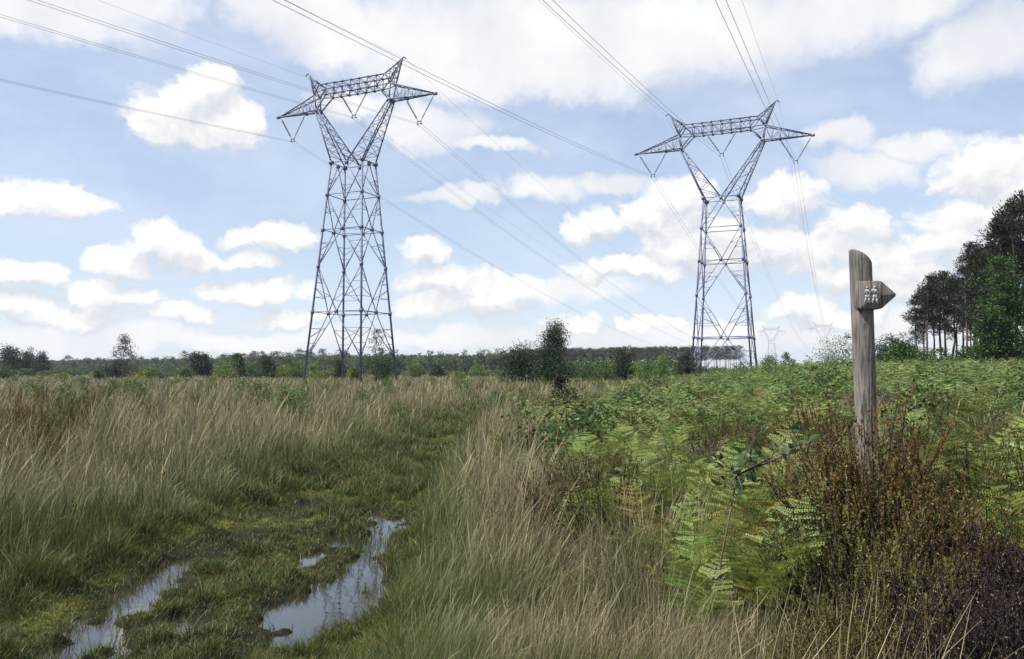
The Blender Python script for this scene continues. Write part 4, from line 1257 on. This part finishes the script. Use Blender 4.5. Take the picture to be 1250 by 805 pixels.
    for (ua, ub, z, uy, zy) in STR:
        for u in (ua, ub):
            p, q = np.array([u, 0, z]), np.array([uy + (0.16 if u > uy else -0.16), 0, zy + 0.1])
            mb = MB()
            n = 16
            ts, rs = [], []
            for j in range(n):
                t0 = 0.14 + 0.74 * j / n
                ts += [t0, t0 + 0.012, t0 + 0.03]; rs += [0.03, 0.11, 0.035]
            ts = [0.0] + ts + [1.0]; rs = [0.03] + rs + [0.03]
            mb.tube(p + (q - p) * np.array(ts)[:, None], rs, 8)
            P['insulator_string', k] = mb
            k += 1
    for i, (ua, ub, z, uy, zy) in enumerate(STR):
        mb = MB()
        mb.bar((uy - 0.26, 0, zy + 0.08), (uy + 0.26, 0, zy + 0.08), 0.1)
        for s in (-1, 1):
            mb.bar((uy + s * 0.22, 0, zy + 0.08), (uy + s * 0.22, 0, zy - 0.22), 0.06)
            mb.bar((uy + s * 0.22, -0.2, zy - 0.22), (uy + s * 0.22, 0.2, zy - 0.22), 0.09)
        P['yoke', i] = mb
    for i, (su, sv) in enumerate(((-1, -1), (1, -1), (1, 1), (-1, 1))):
        mb = MB()
        c = corner(su, sv, cut)
        mb.bar((c[0], c[1], cut - 0.8), (c[0], c[1], cut + 0.35), 1.0, 0.7)
        P['footing', i] = mb
    return P

def build_pylons():
    pieces = pylon_pieces()
    meshes = {k: mb.mesh(k[0]) for k, mb in pieces.items()}
    short = {k: mb.mesh(k[0]) for k, mb in pylon_pieces(3.2).items()}
    mats = {'insulator_string': M_INSUL, 'footing': M_CONC}
    for pos, lab in ((P1, 'larger steel lattice pylon standing left, with sapling at its foot'),
                     (P2, 'smaller steel lattice pylon standing right, behind the green bracken')):
        root = empty('transmission_pylon', pos, -THETA)
        tag(root, lab, 'pylon', 'lattice pylons of the power line')
        for k, me in (meshes if pos is P1 else short).items():
            link(k[0], me, mats.get(k[0], M_STEEL), root)
    one = MB()
    MB.K = 0.5
    thin = pylon_pieces()
    MB.K = 1.0
    for k, mb in thin.items():
        if k[0] == 'footing': continue
        nv = np.concatenate(mb.v)
        one.add(nv, np.concatenate(mb.q) if mb.q else None, np.concatenate(mb.t) if mb.t else None)
    me = one.mesh('transmission_pylon')
    for pos, span, lab in ((P1, SPAN1, 'faint distant pylon on the skyline just right of the smaller pylon'), (P2, SPAN2, 'faint distant pylon on the skyline close to the waymarker post')):
        o = link('transmission_pylon', me, M_STEEL)
        e = pos + LINE * span
        o.location = (e[0], e[1], 0); o.rotation_euler = (0, 0, -THETA)
        tag(o, lab, 'pylon', 'lattice pylons of the power line')
SPAN1, SPAN2, SPANB = 565.0, 510.0, 500.0
build_pylons()

def build_wires():
    def wire(base, u, z, span, sag_k, r, name, lab, group, cat):
        p0 = base + ARM * u + np.array([0, 0, z])
        pts = []
        tb = np.concatenate([np.linspace(SPANB, 200, 12)[:-1], np.linspace(200, 0, 41)[:-1]])
        for t in tb:
            f = t / SPANB
            pts.append(p0 - LINE * t - np.array([0, 0, 4 * sag_k * SPANB * f * (1 - f)]))
        pts.append(p0)
        for t in np.linspace(0, span, 60)[1:]:
            f = t / span
            pts.append(p0 + LINE * t - np.array([0, 0, 4 * sag_k * span * f * (1 - f) + base[2] * f]))
        mb = MB(); mb.tube(pts, r, 5)
        tag(mb.build(name, M_CABLE, None, True), lab, cat, group)
    for base, span, pn in ((P1, SPAN1, 'larger'), (P2, SPAN2, 'smaller')):
        for (ua, ub, z, uy, zy), where in zip(STR, ('far outer arm', 'middle beam', 'near outer arm')):
            for s in (-1, 1):
                wire(base, uy + s * 0.22, zy - 0.24, span, 0.036, 0.0145, 'power_cable', f'grey twin conductor cable hung below the {where} of the {pn} pylon', f'twin cables under the {where} of the {pn} pylon', 'power cable')
        for s, where in ((-1, 'far'), (1, 'near')):
            wire(base, s * 6.87, 36.76, span, 0.03, 0.011, 'earth_wire', f'thin earth wire strung from the {where} peak of the {pn} pylon', f'earth wires of the {pn} pylon', 'earth wire')
build_wires()

# ------------------------------------------------------------------ waymarker
def build_post():
    D = 4.6
    top = np.array(at_depth(1050, 303, D)); low = np.array(at_depth(1057.5, 512, D))
    gz = ground_z(low[0], D)
    ax = (top - low); ax = ax / ax[2]
    base = low + ax * (gz - low[2])
    H = top[2] - gz
    root = empty('waymarker_post', base)
    tag(root, 'weathered grey wooden waymarker post with a pointed walkers sign', 'signpost')
    m, nt, out = new_mat('weathered_wood')
    tc = nt.nodes.new('ShaderNodeTexCoord')
    mp = nt.nodes.new('ShaderNodeMapping'); mp.inputs['Scale'].default_value = (1, 1, 0.07)
    nt.links.new(tc.outputs['Object'], mp.inputs['Vector'])
    nz = nt.nodes.new('ShaderNodeTexNoise'); nz.inputs['Scale'].default_value = 90; nz.inputs['Detail'].default_value = 6
    nt.links.new(mp.outputs[0], nz.inputs['Vector'])
    n2 = nt.nodes.new('ShaderNodeTexNoise'); n2.inputs['Scale'].default_value = 5; n2.inputs['Detail'].default_value = 5
    nt.links.new(tc.outputs['Object'], n2.inputs['Vector'])
    cr = nt.nodes.new('ShaderNodeValToRGB')
    e = cr.color_ramp.elements
    e[0].position = 0.3; e[0].color = (0.045, 0.04, 0.037, 1)
    e[1].position = 0.72; e[1].color = (0.25, 0.235, 0.215, 1)
    k = e.new(0.48); k.color = (0.15, 0.138, 0.125, 1)
    nt.links.new(nz.outputs['Fac'], cr.inputs[0])
    mr = nt.nodes.new('ShaderNodeMapRange'); mr.inputs['To Min'].default_value = 0.55; mr.inputs['To Max'].default_value = 1.35
    mr.inputs['From Min'].default_value = 0.3; mr.inputs['From Max'].default_value = 0.7
    nt.links.new(n2.outputs['Fac'], mr.inputs['Value'])
    sc = nt.nodes.new('ShaderNodeVectorMath'); sc.operation = 'SCALE'
    nt.links.new(cr.outputs[0], sc.inputs[0]); nt.links.new(mr.outputs[0], sc.inputs['Scale'])
    n3 = nt.nodes.new('ShaderNodeTexNoise'); n3.inputs['Scale'].default_value = 34; n3.inputs['Detail'].default_value = 4; n3.inputs['Distortion'].default_value = 0.6
    nt.links.new(mp.outputs[0], n3.inputs['Vector'])
    ck = nt.nodes.new('ShaderNodeMapRange'); ck.inputs['From Min'].default_value = 0.485; ck.inputs['From Max'].default_value = 0.515
    cka = nt.nodes.new('ShaderNodeMath'); cka.operation = 'PINGPONG'; cka.inputs[1].default_value = 0.5
    nt.links.new(n3.outputs['Fac'], cka.inputs[0])
    nt.links.new(cka.outputs[0], ck.inputs['Value'])
    crk = nt.nodes.new('ShaderNodeMix'); crk.data_type = 'RGBA'; crk.inputs[7].default_value = (0.02, 0.017, 0.015, 1)
    nt.links.new(ck.outputs[0], crk.inputs['Factor']); nt.links.new(sc.outputs[0], crk.inputs[6])
    n4 = nt.nodes.new('ShaderNodeTexNoise'); n4.inputs['Scale'].default_value = 26; n4.inputs['Detail'].default_value = 8; n4.inputs['Roughness'].default_value = 0.7
    nt.links.new(tc.outputs['Object'], n4.inputs['Vector'])
    lk = nt.nodes.new('ShaderNodeMapRange'); lk.inputs['From Min'].default_value = 0.6; lk.inputs['From Max'].default_value = 0.68; lk.inputs['To Max'].default_value = 0.55
    nt.links.new(n4.outputs['Fac'], lk.inputs['Value'])
    lic = nt.nodes.new('ShaderNodeMix'); lic.data_type = 'RGBA'; lic.inputs[7].default_value = (0.27, 0.29, 0.25, 1)
    nt.links.new(lk.outputs[0], lic.inputs['Factor']); nt.links.new(crk.outputs[2], lic.inputs[6])
    p = nt.nodes.new('ShaderNodeBsdfPrincipled'); p.inputs['Roughness'].default_value = 0.85; p.inputs['Specular IOR Level'].default_value = 0.2
    nt.links.new(lic.outputs[2], p.inputs['Base Color'])
    b = nt.nodes.new('ShaderNodeBump'); b.inputs['Strength'].default_value = 0.7; b.inputs['Distance'].default_value = 0.006
    nt.links.new(nz.outputs['Fac'], b.inputs['Height']); nt.links.new(b.outputs[0], p.inputs['Normal'])
    nt.links.new(p.outputs[0], out.inputs['Surface'])
    # post: round log, top sawn at a slant and rounded
    rng = np.random.default_rng(3)
    n, rings = 32, 60
    rr = 0.0605
    th = np.arange(n) * 2 * math.pi / n
    lump = 1 + 0.035 * np.sin(2 * th + 1) + 0.02 * np.sin(5 * th)
    crack = 1 - 0.1 * np.exp(-((((th - 4.4 + math.pi) % (2 * math.pi)) - math.pi) / 0.09) ** 2)
    V = []
    for i in range(rings + 1):
        s = i / rings
        c = ax * (H * s)
        for j in range(n):
            r = rr * lump[j] * (crack[j] if s > 0.35 else 1) * (1 + 0.012 * math.sin(9 * s + j * 0.4))
            x, y = math.cos(th[j]) * r, math.sin(th[j]) * r
            z = H * s
            cutz = H - 0.012 - 0.062 * np.clip((x / rr + 1) / 2, 0, 1) - 0.03 * np.clip((x / rr + 1) / 2, 0, 1) ** 3
            if s > 0.9: z = lerp(H * 0.9, cutz, (s - 0.9) / 0.1)
            V.append((ax[0] * z + x, ax[1] * z + y, z - (0.25 if i == 0 else 0)))
    Q = [(i * n + j, i * n + (j + 1) % n, (i + 1) * n + (j + 1) % n, (i + 1) * n + j) for i in range(rings) for j in range(n)]
    # rounded edge then the sawn face
    last = rings * n
    def ring(scale, dz):
        o = len(V)
        top_ = np.array(V[last:last + n]); cen = top_.mean(0)
        for j in range(n):
            pnt = cen + (top_[j] - cen) * scale; V.append((pnt[0], pnt[1], pnt[2] + dz))
        return o
    a = ring(0.93, 0.006); bq = ring(0.6, 0.008); cq = ring(0.2, 0.009)
    for o0, o1 in ((last, a), (a, bq), (bq, cq)):
        Q += [(o0 + j, o0 + (j + 1) % n, o1 + (j + 1) % n, o1 + j) for j in range(n)]
    V.append(tuple(np.array(V[cq:cq + n]).mean(0)))
    T = [(cq + j, cq + (j + 1) % n, len(V) - 1) for j in range(n)]
    o = link('post', mesh_np('post', V, Q, T, None, True), m, root)
    # arrow board let into the post, pointing right
    ft = D - 0.085
    def loc(px, py, dep=ft): return np.array(at_depth(px, py, dep)) - np.array(base)
    ol = [loc(*c) for c in ((1049, 344.5), (1050.5, 343.3), (1074.5, 343.0), (1077, 344), (1093.2, 358), (1094.3, 360), (1093, 362.4), (1077, 376.5), (1074, 377.5), (1050.5, 377.5), (1049, 376))]
    ol = np.array(ol); ol[:, 1] = ol[:, 1].mean()
    cen = ol.mean(0); thick = 0.062
    k = len(ol)
    def shrink(f): return cen + (ol - cen) * np.array([1 - f * 0.7, 1, 1 - f])
    rows = [shrink(0.035) + [0, 0, 0], shrink(0.0) + [0, 0.004, 0], shrink(0.0) + [0, thick - 0.004, 0], shrink(0.03) + [0, thick, 0]]
    V = np.concatenate(rows)
    Q = [(r * k + j, r * k + (j + 1) % k, (r + 1) * k + (j + 1) % k, (r + 1) * k + j) for r in range(3) for j in range(k)]
    V = np.concatenate([V, [rows[0].mean(0)], [rows[3].mean(0)]])
    T = [(j, 4 * k, (j + 1) % k) for j in range(k)] + [(3 * k + j, 3 * k + (j + 1) % k, 4 * k + 1) for j in range(k)]
    ab = link('arrow_board', mesh_np('arrow_board', V, Q, T), m, root)
    # two walking hikers in worn white paint
    mw = noise_mat('worn_white_paint', (0.2, 0.19, 0.18), (0.56, 0.55, 0.53), 220, 0.7, detail=3)
    mb = MB()
    yf0 = rows[0][0, 1] - 0.0006
    S = D / F
    c0 = loc(1063.5, 360)
    def pt(px, py): return c0[0] + (px - 1063.5) * ft / F, c0[2] - (py - 360) * ft / F
    lay = [0]
    def slab(poly):
        pp = [pt(*c) for c in poly]; n_ = len(pp)
        lay[0] += 1; yf = yf0 - lay[0] * 0.00012
        v = [(x, yf, z) for x, z in pp] + [(x, yf0 + 0.003, z) for x, z in pp]
        cx_, cz_ = np.mean([q[0] for q in pp]), np.mean([q[1] for q in pp])
        v += [(cx_, yf, cz_)]
        t = [(2 * n_, (j + 1) % n_, j) for j in range(n_)]
        q = [(j, (j + 1) % n_, n_ + (j + 1) % n_, n_ + j) for j in range(n_)]
        mb.add(v, q, t)
    def limb(a, b, w0, w1):
        a, b = np.array(a, float), np.array(b, float); d = (b - a) / np.linalg.norm(b - a); nn = np.array([-d[1], d[0]])
        slab([a + nn * w0 / 2, a - nn * w0 / 2, b - nn * w1 / 2 + d * 0.2, b + nn * w1 / 2 + d * 0.2])
    def hiker(cx_, s, pack):
        X = lambda x, y: (cx_ + x * s, 360.5 + y * s)
        slab([X(0.4 + 1.55 * math.cos(t), -9.2 + 1.6 * math.sin(t)) for t in np.linspace(0, 2 * math.pi, 13)[:-1]])
        slab([X(-1.4, -7.2), X(1.5, -7.2), X(1.7, -4), X(1.1, 0.2), X(-1.4, 0.2), X(-1.7, -4)])
        limb(X(0.5, -0.2), X(2.2, 4.2), 2.5 * s, 1.9 * s); limb(X(2.2, 4.0), X(2.3, 8.6), 1.9 * s, 1.5 * s)
        limb(X(-0.6, -0.2), X(-1.3, 4.3), 2.5 * s, 1.9 * s); limb(X(-1.3, 4.1), X(-3.1, 8.4), 1.9 * s, 1.5 * s)
        limb(X(2.2, 8.6), X(3.6, 8.8), 0.9 * s, 0.7 * s); limb(X(-3.3, 8.4), X(-2.0, 9.0), 0.8 * s, 0.7 * s)
        limb(X(1.2, -6.4), X(2.8, -3.2), 1.1 * s, 0.9 * s); limb(X(2.8, -3.4), X(4.2, -2.2), 0.9 * s, 0.7 * s)
        limb(X(-1.3, -6.4), X(-2.7, -2.2), 1.1 * s, 0.8 * s)
        if pack: slab([X(-3.5, -7.0), X(-1.8, -7.4), X(-1.9, -2.8), X(-3.8, -3.0)])
    hiker(1058.3, 1.0, False)
    hiker(1067.8, 1.06, True)
    mb.build('walkers_pictogram', mw, ab)
build_post()

# ------------------------------------------------------------------ haze
def build_haze():
    m, nt, out = new_mat('haze')
    v = nt.nodes.new('ShaderNodeVolumePrincipled')
    v.inputs['Color'].default_value = (0.86, 0.92, 1.0, 1)
    v.inputs['Density'].default_value = 0.00014
    v.inputs['Anisotropy'].default_value = 0.2
    nt.links.new(v.outputs[0], out.inputs['Volume'])
    X, z0, z1 = 2700.0, -3.0, 60.0
    vs = [(i * X, j * X, k) for k in (z0, z1) for i, j in ((-1, -1), (1, -1), (1, 1), (-1, 1))]
    me = mesh_np('haze', vs, [(0, 3, 2, 1), (4, 5, 6, 7), (0, 1, 5, 4), (1, 2, 6, 5), (2, 3, 7, 6), (3, 0, 4, 7)])
    tag(link('haze', me, m), 'thin pale summer haze over the whole moor', 'haze', kind='stuff')
build_haze()

# ------------------------------------------------------------------ render settings
scene.render.engine = 'CYCLES'
scene.view_settings.view_transform = 'Standard'
scene.view_settings.look = 'None'
scene.view_settings.exposure = 0.72
scene.view_settings.gamma = 1.0
scene.view_settings.use_curve_mapping = False
cy = scene.cycles
cy.max_bounces = 5
cy.diffuse_bounces = 3
cy.glossy_bounces = 2
cy.transmission_bounces = 3
cy.transparent_max_bounces = 4
cy.volume_bounces = 0
cy.use_denoising = True
cy.denoising_input_passes = 'RGB_ALBEDO_NORMAL'
cy.denoising_prefilter = 'ACCURATE'
cy.denoiser = 'OPENIMAGEDENOISE'
cy.use_adaptive_sampling = True
cy.adaptive_threshold = 0.01
scene.render.film_transparent = False
